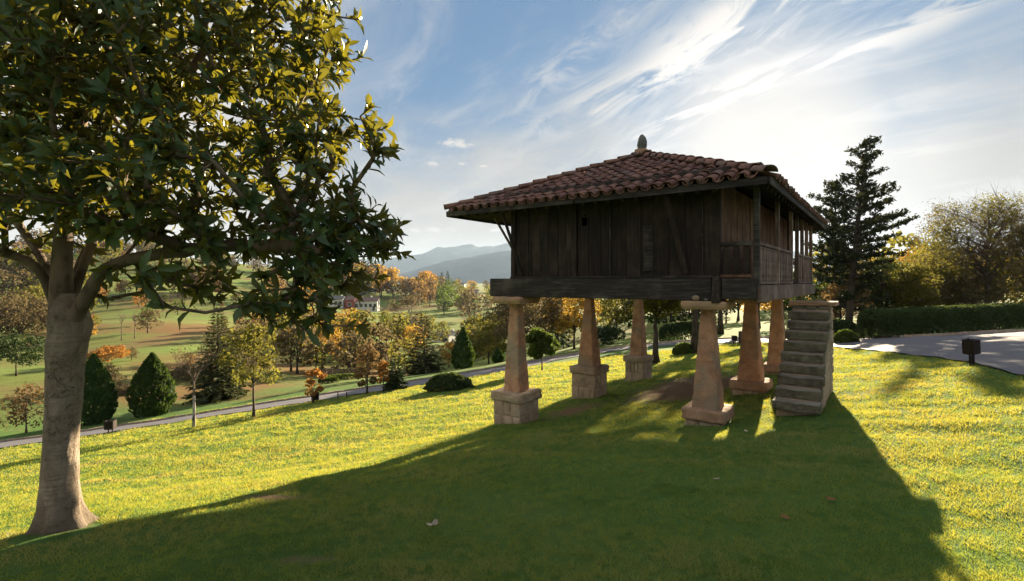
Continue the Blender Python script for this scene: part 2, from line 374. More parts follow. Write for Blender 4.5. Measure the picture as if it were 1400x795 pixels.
def road_edges():
    # near and far edge of the drive, in the order right -> behind the granary -> down to the left
    near = [(9.0, -2), (10.0, 5), (10.9, 10.6), (12.1, 13.4), (13.0, 16.2), (13.55, 19.0), (13.9, 21.8), (14.5, 26), (15.2, 31.5), (13.6, 37), (9.5, 40.5), (4.2, 39.5), (-.5, 33.2), (-8.0, 28.8), (-15.5, 25.4), (-23, 22.0), (-34, 17.7), (-60, 9)]
    far = [(42, -2), (40, 6), (37, 13), (34, 19), (30, 24.5), (25.5, 26.2), (20.5, 24.6), (18.0, 26.6), (18.3, 32.5), (16.2, 39.0), (10.5, 43.6), (3.2, 43.0), (-2.6, 37.6), (-9.6, 33.0), (-16.6, 29.2), (-23.6, 25.6), (-34.5, 21.5), (-60, 13)]
    def spl(pts, k=14):
        pts = [np.array(p, float) for p in pts]; out = []
        for i in range(len(pts)-1):
            p0, p1, p2, p3 = pts[max(i-1, 0)], pts[i], pts[i+1], pts[min(i+2, len(pts)-1)]
            for j in range(k):
                t = j/k; out.append(0.5*((2*p1)+(-p0+p2)*t+(2*p0-5*p1+4*p2-p3)*t*t+(-p0+3*p1-3*p2+p3)*t**3))
        out.append(pts[-1]); return np.array(out)
    return spl(near), spl(far)
RN, RF = road_edges()
def in_road(x, y, pad=0.0):
    poly = np.concatenate([RN, RF[::-1]]); res = np.zeros(len(x), bool)
    j = len(poly)-1
    for i in range(len(poly)):
        xi, yi = poly[i]; xj, yj = poly[j]
        c = ((yi > y) != (yj > y)) & (x < (xj-xi)*(y-yi)/((yj-yi)+1e-12)+xi); res ^= c; j = i
    return res
def build_ground():
    # polar sheet, fine in front of the camera, reaching the horizon
    th = np.concatenate([np.linspace(-62, 62, 400), np.linspace(64, 296, 60)]); th = np.radians(th)
    r = np.concatenate([[0.0], np.geomspace(0.6, 60, 190), np.geomspace(62, 700, 110), np.geomspace(760, 9000, 18)])
    T, RR = np.meshgrid(th, r); x = RR*np.sin(T); y = RR*np.cos(T); z = H(x, y)
    nr, nt_ = x.shape; v = np.stack([x.ravel(), y.ravel(), z.ravel()], 1)
    i = np.arange(nr-1)[:, None]; j = np.arange(nt_)[None]; j2 = (j+1) % nt_
    f = np.stack([i*nt_+j, i*nt_+j2, (i+1)*nt_+j2, (i+1)*nt_+j], -1).reshape(-1, 4)
    f = f[:, ::-1]
    dirt = dirt_amount(v[:, 0], v[:, 1])*(np.hypot(v[:, 0], v[:, 1]) < 40)
    # mown lawn this side of the drive, meadow beyond it
    d = np.hypot(v[:, 0], v[:, 1]); far = np.clip((d-40)/15, 0, 1)
    gx, gy = v[:, 0], v[:, 1]; heath = np.maximum.reduce([np.clip(1.5-np.hypot((gx-a_)/b_, (gy-c_)/e_)*1.2+gnoise(gx, gy, .55, 3.)*.45, 0, 1) for a_, b_, c_, e_ in ((-25, 9, 42, 8), (-34, 8, 60, 12), (-15, 6, 60, 9), (-60, 14, 95, 12))])
    heath *= ~(in_road(gx, gy) | (gy < 31-.42*(gx+20)))
    m, n = newmat('lawn and meadow'); c = n.coord('Object', False)
    big = n.noise(c, 0.35, 4, 0.6); mid = n.noise(c, 2.2, 5, 0.65); fine = n.noise(c, 30.0, 5, 0.7)
    col = n.ramp(big, [(0.3, (0.075, 0.155, 0.04)), (0.55, (0.10, 0.18, 0.05)), (0.75, (0.16, 0.20, 0.075))])
    col = n.mix(n.maprange(mid, 0.45, 0.75, 0, 0.6), col, (0.045, 0.09, 0.010))
    col = n.mix(n.maprange(fine, 0.5, 0.8, 0, 0.5), col, (0.15, 0.15, 0.035))
    df = n.math('MULTIPLY', n.attr('dirt'), n.maprange(fine, 0.25, 0.5, 0.55, 1.0))
    earth = n.mix(mid, (0.16, 0.095, 0.055), (0.26, 0.17, 0.11))
    col = n.mix(df, col, earth)
    fb = n.noise(c, 0.05, 6, 0.65); fb2 = n.noise(c, 0.16, 4, 0.6)
    fcol = n.ramp(fb, [(0.36, (0.20, 0.13, 0.06)), (0.44, (0.18, 0.20, 0.06)), (0.6, (0.16, 0.25, 0.055)), (0.75, (0.21, 0.22, 0.08))])
    fcol = n.mix(n.maprange(fb2, 0.5, 0.7, 0, 0.6), fcol, (0.19, 0.125, 0.055))
    tus = n.noise(n.mapping(c, (0.5, 1.6, 1)), 0.5, 6, 0.7); fcol = n.mix(n.maprange(tus, 0.45, 0.7, 0, 0.65), fcol, (0.085, 0.10, 0.028))
    fcol = n.mix(n.maprange(n.noise(c, 0.9, 5, 0.7), 0.52, 0.7, 0, 0.5), fcol, (0.24, 0.20, 0.10))
    hc = n.mix(n.noise(c, 1.3, 6, 0.7), (0.26, 0.13, 0.06), (0.14, 0.10, 0.045)); fcol = n.mix(n.math('MULTIPLY', n.attr('heath'), n.maprange(mid, 0.3, 0.55, 0.35, 1.0)), fcol, hc)
    col = n.mix(n.math('MAXIMUM', n.attr('far'), n.attr('heath')), col, fcol)
    h = n.math('ADD', mid, n.math('MULTIPLY', fine, 0.7))
    n.out(n.principled(col, 0.95, n.bump(h, 0.9, 0.05), 0.05))
    me = np_mesh('ground', v, f, (m,), True, {'dirt': ('POINT', dirt), 'far': ('POINT', far), 'heath': ('POINT', heath)})
    tag(link_mesh('ground', me), kind='structure')
build_ground()
def build_drive():
    k = 16; t = np.linspace(0, 1, k+1)
    P = RN[:, None, :]*(1-t[None, :, None]) + RF[:, None, :]*t[None, :, None]
    x, y = P[..., 0], P[..., 1]; z = H(x, y) + 0.045
    v = np.stack([x.ravel(), y.ravel(), z.ravel()], 1); n0 = len(RN)
    i = np.arange(n0-1)[:, None]; j = np.arange(k)[None]; a = i*(k+1)+j
    f = np.stack([a, a+k+1, a+k+2, a+1], -1).reshape(-1, 4)
    m, n = newmat('worn asphalt'); c = n.coord('Object', False)
    b = n.noise(c, 0.5, 5, 0.6); s = n.noise(c, 60, 3, 0.7); cr = n.noise(n.mapping(c, (1, 1, 1)), 3.0, 5, 0.7)
    col = n.ramp(b, [(0.3, (0.10, 0.098, 0.112)), (0.7, (0.15, 0.144, 0.158))])
    col = n.mix(n.maprange(s, 0.45, 0.7, 0, 0.4), col, (0.20, 0.19, 0.20)); col = n.mix(n.maprange(cr, 0.6, 0.75, 0, 0.35), col, (0.09, 0.085, 0.085))
    n.out(n.principled(col, 0.75, n.bump(s, 0.4, 0.01), 0.3))
    me = np_mesh('asphalt_drive', v, f, (m,), True); tag(link_mesh('asphalt_drive', me), kind='structure')
    # low stone kerbs along both edges, a real step above the asphalt
    for nm, E, a0, a1 in (('kerb', RF, 24, len(RF)-1),):
        mb = MB(); b0 = None
        for q in range(a0, a1):
            p = Vector((E[q][0], E[q][1], 0)); d = Vector((E[q+1][0]-E[q][0], E[q+1][1]-E[q][1], 0)); L = d.length; d.normalize()
            s = Vector((d.y, -d.x, 0))
            n_ = max(1, int(round(L/0.9)))
            for w_ in range(n_):
                u0 = p + d*(L*w_/n_+0.01); u1 = p + d*(L*(w_+1)/n_-0.01)
                o0, o1 = u0+s*0.14, u1+s*0.14
                zt = [hz(a_.x, a_.y)+0.15+random.uniform(-.01, .01) for a_ in (u0, u1, o1, o0)]
                vs = [(a_.x, a_.y, zz_-0.3) for a_, zz_ in zip((u0, u1, o1, o0), zt)] + [(a_.x, a_.y, zz_) for a_, zz_ in zip((u0, u1, o1, o0), zt)]
                mb.add(vs, [(3, 2, 1, 0), (4, 5, 6, 7), (0, 1, 5, 4), (1, 2, 6, 5), (2, 3, 7, 6), (3, 0, 4, 7)])
        tag(mb.build(nm, M['rubble']), kind='structure')
build_drive()
# ------------------------------------------------------------------ raised granary (its frame: x along the front, y to the back, z up, 0 = underside of the sill beams)
RZ = math.atan2(U.y, U.x)
ZB = CAM_Z - 0.37
def G(lx, ly): return (P2.x + U.x*lx + V.x*ly, P2.y + U.y*lx + V.y*ly)
gran = empty('granary', (P2.x, P2.y, ZB), RZ, 'dark timber granary with a red clay tile hipped roof raised on stone pillars', 'granary')
YF, YBK = -0.30, 8.0             # front and back wall planes
XL, XR, XG = -4.54, 0.27, 0.97   # left wall, right wall, gallery edge
BT = 0.44                        # beam height
def soffit_z(lx, ly):
    p = min(lx+6.16, 1.22-lx, ly+0.88, 8.5-ly); return 2.10 + p*(1.57/3.69)
# sill beams
def beam(name, a, b, wd, th, mat, bev=0.02):
    mb = MB(); mb.bar(a, b, wd, th); return mb.build(name, mat, gran, False, bev, 2)
beam('sill_beam', (-5.17, YF+0.10, BT/2), (0.16, YF+0.10, BT/2), 0.34, BT, M['beam_x'])
beam('sill_beam', (0.34, YF+0.09, BT/2+.01), (0.93, YF+0.09, BT/2+.01), 0.30, BT-0.05, M['beam_x'])
beam('sill_beam', (-5.17, YBK-0.1, BT/2), (0.93, YBK-0.1, BT/2), 0.34, BT, M['beam_x'])
beam('sill_beam', (XL+0.1, YF+0.30, BT/2-.005), (XL+0.1, YBK-0.30, BT/2-.005), 0.32, BT-.01, M['beam_y'])
beam('sill_beam', (0.07, YF+0.30, BT/2-.005), (0.07, YBK-0.30, BT/2-.005), 0.32, BT-.01, M['beam_y'])
mb = MB(); mb.box((0.25, YF+0.06, BT/2+0.0), (0.17, 0.46, BT+0.05), None, 0.92, 0.02); mb.build('beam_end', M['beam_y'], gran, False, 0.03, 2)
for y in (1.4, 2.9, 4.4, 5.9, 7.3):
    beam('joist', (XL+0.3, y, 0.30), (XG-0.05, y, 0.30), 0.14, 0.16, M['beam_x'])
mb = MB(); mb.box(((XL+XG)/2, (YF+YBK)/2, 0.40), (XG-XL-0.1, YBK-YF-0.5, 0.035)); mb.build('floor_deck', M['wall_wood'], gran)
# vertical wall boards, each its own piece
def boards(x0, x1, fixed, axis, z0, ztop, mat, wmin, wmax, skip=()):
    x = x0
    while x < x1-0.02:
        wd = min(random.uniform(wmin, wmax), x1-x)
        if x1-(x+wd) < 0.1: wd = x1-x
        c = x+wd/2; off = random.uniform(-0.012, 0.012)
        zt = ztop(c) - random.uniform(0, .02)
        mb = MB(); g_ = 0.006
        if axis == 'x': mb.box((c, fixed+off, (z0+zt)/2), (wd-g_, 0.05, zt-z0), Matrix.Rotation(random.uniform(-.004, .004), 3, 'Y'))
        else: mb.box((fixed+off, c, (z0+zt)/2), (0.05, wd-g_, zt-z0), Matrix.Rotation(random.uniform(-.004, .004), 3, 'X'))
        mb.build('wall_board', mat, gran, False, 0.006)
        x += wd
ztF = lambda x: 2.30
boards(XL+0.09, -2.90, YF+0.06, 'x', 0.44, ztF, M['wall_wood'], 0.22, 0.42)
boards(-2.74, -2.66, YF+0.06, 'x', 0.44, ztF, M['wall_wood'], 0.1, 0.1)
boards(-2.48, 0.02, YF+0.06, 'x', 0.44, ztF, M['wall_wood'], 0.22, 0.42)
# board with the small arched vent cut out of it
mb = MB()
for a, b, c, d in ((-2.66, -2.48, 0.44, 1.60), (-2.66, -2.48, 1.86, 2.29), (-2.66, -2.635, 1.60, 1.86), (-2.505, -2.48, 1.60, 1.86)):
    mb.box(((a+b)/2, YF+0.06, (c+d)/2), (b-a-0.004, 0.05, d-c-0.001))
mb.add([(-2.635, YF+.036, 1.79), (-2.57, YF+.036, 1.859), (-2.635, YF+.036, 1.859), (-2.635, YF+.08, 1.79), (-2.57, YF+.08, 1.859), (-2.635, YF+.08, 1.859)], [(0, 1, 2), (0, 3, 4, 1)])
mb.add([(-2.505, YF+.036, 1.79), (-2.57, YF+.036, 1.859), (-2.505, YF+.036, 1.859), (-2.505, YF+.08, 1.79), (-2.57, YF+.08, 1.859)], [(2, 1, 0), (1, 4, 3, 0)])
mb.build('vent_board', M['wall_wood'], gran)
mb = MB(); mb.box((-1.10, YF+0.022, 1.06), (0.20, 0.03, 0.95)); mb.box((-1.10, YF+0.012, 0.60), (0.26, 0.03, 0.05)); mb.build('wall_patch', M['beam_x'], gran, False, 0.006)
boards(YF+0.12, YBK-0.12, XL+0.03, 'y', 0.44, ztF, M['wall_wood'], 0.25, 0.42)
boards(XL+0.08, XR-0.05, YBK-0.03, 'x', 0.44, ztF, M['wall_wood'], 0.25, 0.42)
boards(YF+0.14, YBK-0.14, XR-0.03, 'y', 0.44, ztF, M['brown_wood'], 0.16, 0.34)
# corner posts, studs, slats over the joints
def post(name, x, y, w1, w2, z0, z1, mat, lean=(0, 0)):
    mb = MB(); mb.bar((x, y, z0), (x+lean[0], y+lean[1], z1), w1, w2, (0, 1, 0)); return mb.build(name, mat, gran, False, 0.008)
post('corner_post', XL+0.04, YF+0.05, 0.12, 0.14, 0.44, 2.3, M['wall_wood'])
post('corner_post', 0.16, YF+0.05, 0.28, 0.14, 0.44, 2.3, M['wall_wood'])
post('corner_post', XR-0.02, YBK-0.05, 0.16, 0.16, 0.44, 2.3, M['wall_wood'])
post('corner_post', XL+0.04, YBK-0.05, 0.14, 0.16, 0.44, 2.3, M['wall_wood'])
post('stud', -2.82, YF+0.03, 0.13, 0.09, 0.44, 2.3, M['wall_wood'])
for x in (-4.0, -3.72, -1.95, -0.02):
    post('joint_strip', x, YF+0.022, 0.028, 0.03, 0.46, 2.0 if x > -3 else 1.35, M['beam_x'])
beam('sill_strip', (XL, YF-0.02, 0.462), (0.2, YF-0.02, 0.462), 0.12, 0.04, M['beam_x'], 0.006)
# braces
def strut(a, b, w_=0.075, mat=None):
    mb = MB(); mb.bar(a, b, w_, w_*0.8); return mb.build('brace', mat or M['wall_wood'], gran, False, 0.008)
strut((-4.22, YF-0.0, 0.5), (-4.56, YF-0.44, 2.16)); strut((-0.33, YF-0.0, 0.5), (-0.62, YF-0.46, 2.18), 0.095)
strut((XL-0.03, YF+0.12, 1.12), (XL-0.62, YF+0.12, 1.97), 0.06, M['grey_wood'])
strut((XL-0.03, 4.0, 1.12), (XL-0.62, 4.0, 1.97), 0.06); strut((XL-0.03, 7.8, 1.12), (XL-0.62, 7.8, 1.97), 0.06)
# wall plates under the roof
beam('wall_plate', (XL-0.1, YF+0.05, 2.40), (XG+0.05, YF+0.05, 2.40), 0.22, 0.2, M['beam_x'])
beam('wall_plate', (XG-0.05, YF+0.17, 2.32), (XG-0.05, YBK, 2.32), 0.10, 0.16, M['beam_y'])
beam('wall_plate', (XL+.02, YF+0.17, 2.40), (XL+.02, YBK, 2.40), 0.20, 0.18, M['beam_y'])
# gallery on the right side
GT = [0.0, 2.1, 4.0, 5.0, 5.95, 6.9, 7.9]
ZR = 1.065
def fascia(y0, y1, nm='gallery_fascia'):
    mb = MB(); mb.box((XG+0.0, (y0+y1)/2, 0.14), (0.06, y1-y0, 0.29)); return mb.build(nm, M['grey_wood'], gran, False, 0.006)
fascia(YF+0.0, 3.95); fascia(3.96, 7.95)
mb = MB(); mb.box(((XR+XG)/2, (YF+YBK)/2, 0.285), (XG-XR-0.02, YBK-YF-.35, 0.03)); mb.build('gallery_floor', M['grey_wood'], gran)
for i, t in enumerate(GT):
    post('gallery_post', XG-0.05, YF+0.06+t, 0.085 if i else 0.10, 0.09, 0.30 if i else 0.02, soffit_z(XG-0.05, YF+t)-0.02 if i else 2.36, M['beam_x'] if i == 0 else M['grey_wood'])
def bal_mesh():
    mb = MB(); prof = [(0, .032), (.05, .046), (.07, .026), (.12, .026), (.14, .044), (.20, .044), (.30, .036), (.33, .048), (.37, .048), (.40, .036), (.52, .044), (.58, .044), (.60, .026), (.63, .040), (.655, .040)]
    vs = []
    for z, w_ in prof: vs += [(-0.014, -w_, z), (-0.014, w_, z), (0.014, w_, z), (0.014, -w_, z)]
    fs = []
    for i in range(len(prof)-1):
        for k in range(4): fs.append((i*4+k, i*4+(k+1) % 4, i*4+4+(k+1) % 4, i*4+4+k))
    fs += [(3, 2, 1, 0), tuple(len(vs)-4+k for k in range(4))]
    mb.add(vs, [f[::-1] for f in fs]); return mb.mesh('baluster', (M['grey_wood'],))
BAL = bal_mesh()
def rail_section(y0, y1):
    mb = MB(); mb.bar((XG-0.05, y0, ZR), (XG-0.05, y1, ZR), 0.085, 0.06); mb.build('handrail', M['grey_wood'], gran, False, 0.008)
    mb = MB(); mb.bar((XG-0.05, y0, 0.34), (XG-0.05, y1, 0.34), 0.08, 0.05); mb.build('bottom_rail', M['grey_wood'], gran, False, 0.008)
    mb = MB(); mb.bar((XG-0.085, y0, 0.69), (XG-0.085, y1, 0.69), 0.02, 0.04); mb.build('mid_rail', M['grey_wood'], gran)
    n_ = int((y1-y0)/0.115)
    for k in range(n_):
        o = bpy.data.objects.new('baluster', BAL); COL.objects.link(o); o.parent = gran
        o.location = (XG-0.05, y0+(k+.5)*(y1-y0)/n_, 0.367)
rail_section(YF+0.12, YF+4.0); rail_section(YF+5.06, YF+7.85)
# front end of the gallery: rail, and four wide fretted boards below it
mb = MB(); mb.bar((XR-0.02, YF+0.04, ZR), (XG-0.11, YF+0.04, ZR), 0.06, 0.085); mb.build('handrail', M['beam_x'], gran, False, 0.008)
mb = MB(); mb.bar((XR-0.02, YF+0.04, 0.47), (XG-0.11, YF+0.04, 0.47), 0.05, 0.05); mb.build('bottom_rail', M['brown_wood'], gran)
BALF = BAL.copy(); BALF.name = 'baluster_front'; BALF.materials[0] = M['wall_wood']
for x in (0.40, 0.575, 0.75):
    o = link_mesh('baluster', BALF, None, gran, Matrix.Translation((x, YF+0.05, 0.49)) @ Matrix.Rotation(R(90), 4, 'Z') @ Matrix.Diagonal((1, 1.25, 0.83, 1)))
# back end
mb = MB(); mb.bar((XR-0.02, YBK-0.12, ZR), (XG-0.11, YBK-0.12, ZR), 0.06, 0.06); mb.build('handrail', M['grey_wood'], gran)
for k in range(4):
    link_mesh('baluster', BAL, None, gran, Matrix.Translation((0.36+k*0.13, YBK-0.12, 0.367)) @ Matrix.Rotation(R(90), 4, 'Z'))

# ------------------------------------------------------------------ roof
X0, X1, Y0, Y1, ZE = -6.16, 1.22, -0.88, 8.50, 2.10
HW = (X1-X0)/2; RISE = 1.57; CX = (X0+X1)/2; AL = math.atan2(RISE, HW); SL = math.hypot(HW, RISE)
RA, RB = Vector((CX, Y0+HW, ZE+RISE)), Vector((CX, Y1-HW, ZE+RISE))
c00, c10, c11, c01 = Vector((X0, Y0, ZE)), Vector((X1, Y0, ZE)), Vector((X1, Y1, ZE)), Vector((X0, Y1, ZE))
mb = MB(); d = Vector((0, 0, -0.05))
vs = [c00, c10, c11, c01, RA, RB]; vs = [v_+Vector((0, 0, 0.02)) for v_ in vs] + [v_+d for v_ in vs]
top = [(0, 1, 4), (1, 2, 5, 4), (2, 3, 5), (3, 0, 4, 5)]
mb.add(vs, top + [tuple(i+6 for i in reversed(f)) for f in top] + [(0, 6, 7, 1), (1, 7, 8, 2), (2, 8, 9, 3), (3, 9, 6, 0)])
roof = mb.build('roof', M['wall_wood'], gran)
def sub(name, mb_, mat, bev=0.0): return mb_.build(name, mat, roof, False, bev)
# eave boards just under the tile ends (the joints of a long board show)
def eave(a, b, off):
    a, b = Vector(a), Vector(b); n_ = 2
    for k in range(n_):
        p, q = a.lerp(b, k/n_+0.002), a.lerp(b, (k+1)/n_-0.002)
        mb_ = MB(); mb_.bar(p+Vector(off)+Vector((0, 0, -.035)), q+Vector(off)+Vector((0, 0, -.035)), 0.035, 0.13); sub('eave_board', mb_, M['beam_x'], 0.005)
eave(c00, c10, (0, -.02, 0)); eave(c10+Vector((0, .02, 0)), c11, (.02, 0, 0)); eave(c01, c11, (0, .02, 0)); eave(c00+Vector((0, .02, 0)), c01, (-.02, 0, 0))
for k in range(24):   # rafters that carry the overhang
    for side in range(2):
        if side == 0: x = X0+0.3+k*(X1-X0-0.6)/23; p = min(x-X0, X1-x, HW); a = Vector((x, Y0+0.05, ZE-.10)); b = Vector((x, Y0+min(p, 1.0), ZE-.10+min(p, 1.0)*RISE/HW))
        else: y = Y0+0.3+k*(Y1-Y0-0.6)/23; p = min(y-Y0, Y1-y, HW); a = Vector((X1-0.05, y, ZE-.10)); b = Vector((X1-min(p, 1.0), y, ZE-.10+min(p, 1.0)*RISE/HW))
        if (b-a).length < 0.2: continue
        mb_ = MB(); mb_.bar(a, b, 0.07, 0.09); sub('rafter', mb_, M['wall_wood'])
def tile_mesh(name, r0, r1, L, n_=6, th=0.016, flip=False):
    vs = []; fs = []
    for (y, r_) in ((0, r0), (L, r1)):
        for rr in (r_, r_-th):
            for k in range(n_+1):
                a = math.pi*k/n_; vs.append((-rr*math.cos(a)*1.0, y, (rr*math.sin(a)*0.8) * (-1 if flip else 1)))
    m_ = n_+1
    for k in range(n_):
        fs.append((k, k+1, 2*m_+k+1, 2*m_+k)); fs.append((m_+k+1, m_+k, 3*m_+k, 3*m_+k+1)); fs.append((k+1, k, m_+k, m_+k+1)); fs.append((2*m_+k, 2*m_+k+1, 3*m_+k+1, 3*m_+k))
    fs.append((0, 2*m_, 3*m_, m_)); fs.append((n_, m_+n_, 3*m_+n_, 2*m_+n_))
    if flip: fs = [f[::-1] for f in fs]
    mb_ = MB(); mb_.add(vs, fs); me = mb_.mesh(name, (M['tile'],)); me.polygons.foreach_set('use_smooth', [len(set(f)) == 4 and i % 4 < 2 for i, f in enumerate(fs)]); return me
TILE = [tile_mesh('tile', 0.112+0.006*k, 0.090, 0.50) for k in range(3)]
CHAN = tile_mesh('channel_tile', 0.10, 0.105, 0.50, 5, 0.016, True)
HIPT = tile_mesh('hip_tile', 0.15, 0.11, 0.52, 8)
PITCH, EXPO = 0.262, 0.335
def slope_frame(o, e, up):
    e = e.normalized(); up = up.normalized(); n_ = e.cross(up); return o, e, up, n_
frames = {'front': (slope_frame(c00, c10-c00, Vector((0, math.cos(AL), math.sin(AL)))), X1-X0), 'right': (slope_frame(c10, c11-c10, Vector((-math.cos(AL), 0, math.sin(AL)))), Y1-Y0),
          'back': (slope_frame(c11, c01-c11, Vector((0, -math.cos(AL), math.sin(AL)))), X1-X0), 'left': (slope_frame(c01, c00-c01, Vector((math.cos(AL), 0, math.sin(AL)))), Y1-Y0)}
def tmat(o, e, up, n_, ex, s, h, tilt, j=1.0):
    rot = Matrix((e, up, n_)).transposed().to_4x4()
    p = o + e*(ex+random.uniform(-.012, .012)*j) + up*(s+random.uniform(-.02, .02)*j) + n_*h
    return Matrix.Translation(p) @ rot @ Matrix.Rotation(tilt + random.uniform(-.018, .018)*j, 4, 'X') @ Matrix.Rotation(random.uniform(-.05, .05)*j, 4, 'Z')
rest_v, rest_f, chan_v, chan_f = [], [], [], []
def bake(me, mt, V_, F_):
    b = sum(len(x) for x in V_); V_.append([mt @ v_.co for v_ in me.vertices]); F_.extend([tuple(i+b for i in p.vertices) for p in me.polygons])
cands = []
for key, (fr, L) in frames.items():
    o, e, up, n_ = fr
    rows = int(SL/EXPO)+1; cols = int(L/PITCH)
    for k in range(rows):
        s = k*EXPO - 0.07
        for i in range(cols+1):
            for cover in (1, 0):
                ex = (i + (0.5 if cover else 0.0))*L/cols
                ptop = (s+0.36)*math.cos(AL)
                if ex < ptop-0.05 or ex > L-ptop+0.05 or s+0.35 > SL: continue
                sag = -0.03*math.sin(math.pi*ex/L)
                if cover:
                    mt = tmat(o, e, up, n_, ex, s, 0.075+sag, -0.045, 1.7 if random.random() < .12 else 1.0)
                    me = random.choice(TILE)
                    pr = 0 if key == 'front' else (1+k if key == 'right' else 99)
                    cands.append((pr, k, me, mt))
                else:
                    bake(CHAN, tmat(o, e, up, n_, ex, s, 0.125+sag, -0.03, 0.6), chan_v, chan_f)
cands.sort(key=lambda c: (c[0], c[1]))
for q, (pr, k, me, mt) in enumerate(cands):
    if q < 298: link_mesh('tile', me, None, roof, mt)
    else: bake(me, mt, rest_v, rest_f)
def joined(name, V_, F_, mat):
    me = bpy.data.meshes.new(name); me.from_pydata([tuple(p) for x in V_ for p in x], [], F_); me.materials.append(mat); me.update()
    o = link_mesh(name, me, None, roof); return tag(o, kind='stuff')
joined('far_tiles', rest_v, rest_f, M['tile']); joined('channel_tiles', chan_v, chan_f, M['tile'])
for a, b in ((c00, RA), (c10, RA), (c11, RB), (c01, RB), (RA, RB)):
    dv = (b-a); Ld = dv.length; dv.normalize(); x = dv.cross(Vector((0, 0, 1))).normalized(); z = x.cross(dv)
    k = -0.02
    while k < Ld-0.15:
        mt = Matrix.Translation(a + dv*k + z*(0.10+random.uniform(-.008, .008))) @ Matrix((x, dv, z)).transposed().to_4x4() @ Matrix.Rotation(-0.04+random.uniform(-.02, .02), 4, 'X') @ Matrix.Rotation(random.uniform(-.03, .03), 4, 'Z')
        link_mesh('hip_tile', HIPT, None, roof, mt); k += 0.40
# stone finial: low slab and a rough pointed block
mb = MB(); mb.box((RA.x, RA.y-0.05, RA.z+0.16), (0.36, 0.34, 0.14), None, 0.9, 0.02); fs_ = mb.build('finial_base', M['capstone'], gran, False, 0.02)
mb = MB(); prof = [(0, .115), (.10, .135), (.20, .125), (.30, .095), (.37, .055), (.40, .01)]
mb.tube([(RA.x+random.uniform(-.012, .012), RA.y-0.05, RA.z+0.23+z) for z, _ in prof], [r_ for _, r_ in prof], 7); mb.build('finial', M['finial'], gran)

# ------------------------------------------------------------------ pillars
def rough_block(mb_, c, d, n_=5, jit=0.012):
    """block whose faces are gently uneven"""
    vs = {}; fl = []
    def vid(i, j, k):
        key = (i, j, k)
        if key not in vs:
            p = Vector(((i/n_-.5)*d[0], (j/n_-.5)*d[1], (k/n_-.5)*d[2]))
            cut = sum(1 for q in (i, j, k) if q in (0, n_))
            if cut >= 2: p *= (1-0.02*(cut-1))
            p += Vector([random.uniform(-jit, jit) for _ in range(3)]); vs[key] = (len(fl), p+Vector(c)); fl.append(p+Vector(c))
        return vs[key][0]
    fs = []
    for i in range(n_):
        for j in range(n_):
            fs += [(vid(i, j, 0), vid(i, j+1, 0), vid(i+1, j+1, 0), vid(i+1, j, 0)), (vid(i, j, n_), vid(i+1, j, n_), vid(i+1, j+1, n_), vid(i, j+1, n_)),
                   (vid(i, 0, j), vid(i+1, 0, j), vid(i+1, 0, j+1), vid(i, 0, j+1)), (vid(i, n_, j), vid(i, n_, j+1), vid(i+1, n_, j+1), vid(i+1, n_, j)),
                   (vid(0, i, j), vid(0, i, j+1), vid(0, i+1, j+1), vid(0, i+1, j)), (vid(n_, i, j), vid(n_, i+1, j), vid(n_, i+1, j+1), vid(n_, i, j+1))]
    mb_.add(fl, fs)
def stone_wall(parent, org, ex, en, w_, h_, cols, rows, mat, t=0.05, gap=0.012, name='stone', last_w=None):
    """irregular rubble stones laid on a face, one object per stone; ex runs along the face, en out of it"""
    ex, en = Vector(ex), Vector(en); org = Vector(org); ez = Vector((0, 0, 1))
    zs = [0]+[(k+random.uniform(-.22, .22))/rows for k in range(1, rows)]+[1]
    for k in range(rows):
        nc = cols+random.choice((-1, 0, 0, 1)) if cols > 2 else cols
        xs = [0]+[(q+random.uniform(-.28, .28))/nc for q in range(1, nc)]+[1]
        for q in range(nc):
            x0, x1 = xs[q]*w_+gap/2, xs[q+1]*w_-gap/2; z0, z1 = zs[k]*h_+gap/2, zs[k+1]*h_-gap/2
            pr = random.uniform(0.6, 1.0)*t; j = min(x1-x0, z1-z0)*0.13
            def P_(x, z, o): return org+ex*x+ez*z+en*o
            ring = []
            for (x, z) in ((x0, z0), ((x0+x1)/2, z0), (x1, z0), (x1, (z0+z1)/2), (x1, z1), ((x0+x1)/2, z1), (x0, z1), (x0, (z0+z1)/2)):
                ring.append((x+random.uniform(-j, j)*.55, z+random.uniform(-j, j)*.55))
            cx_, cz_ = (x0+x1)/2, (z0+z1)/2
            vs = [P_(x, z, -0.02) for x, z in ring] + [P_(x, z, pr*0.55) for x, z in ring] + [P_(cx_+(x-cx_)*.82, cz_+(z-cz_)*.82, pr+random.uniform(-.006, .006)) for x, z in ring] + [P_(cx_, cz_, pr+random.uniform(0, .012))]
            fs = []
            for i in range(8):
                i2 = (i+1) % 8
                fs += [(i, i2, 8+i2, 8+i), (8+i, 8+i2, 16+i2, 16+i), (16+i, 16+i2, 24)]
            mb_ = MB(); flip = ex.cross(ez).dot(en) < 0
            mb_.add(vs, [f[::-1] for f in fs] if flip else fs); mb_.build(name, mat, parent)
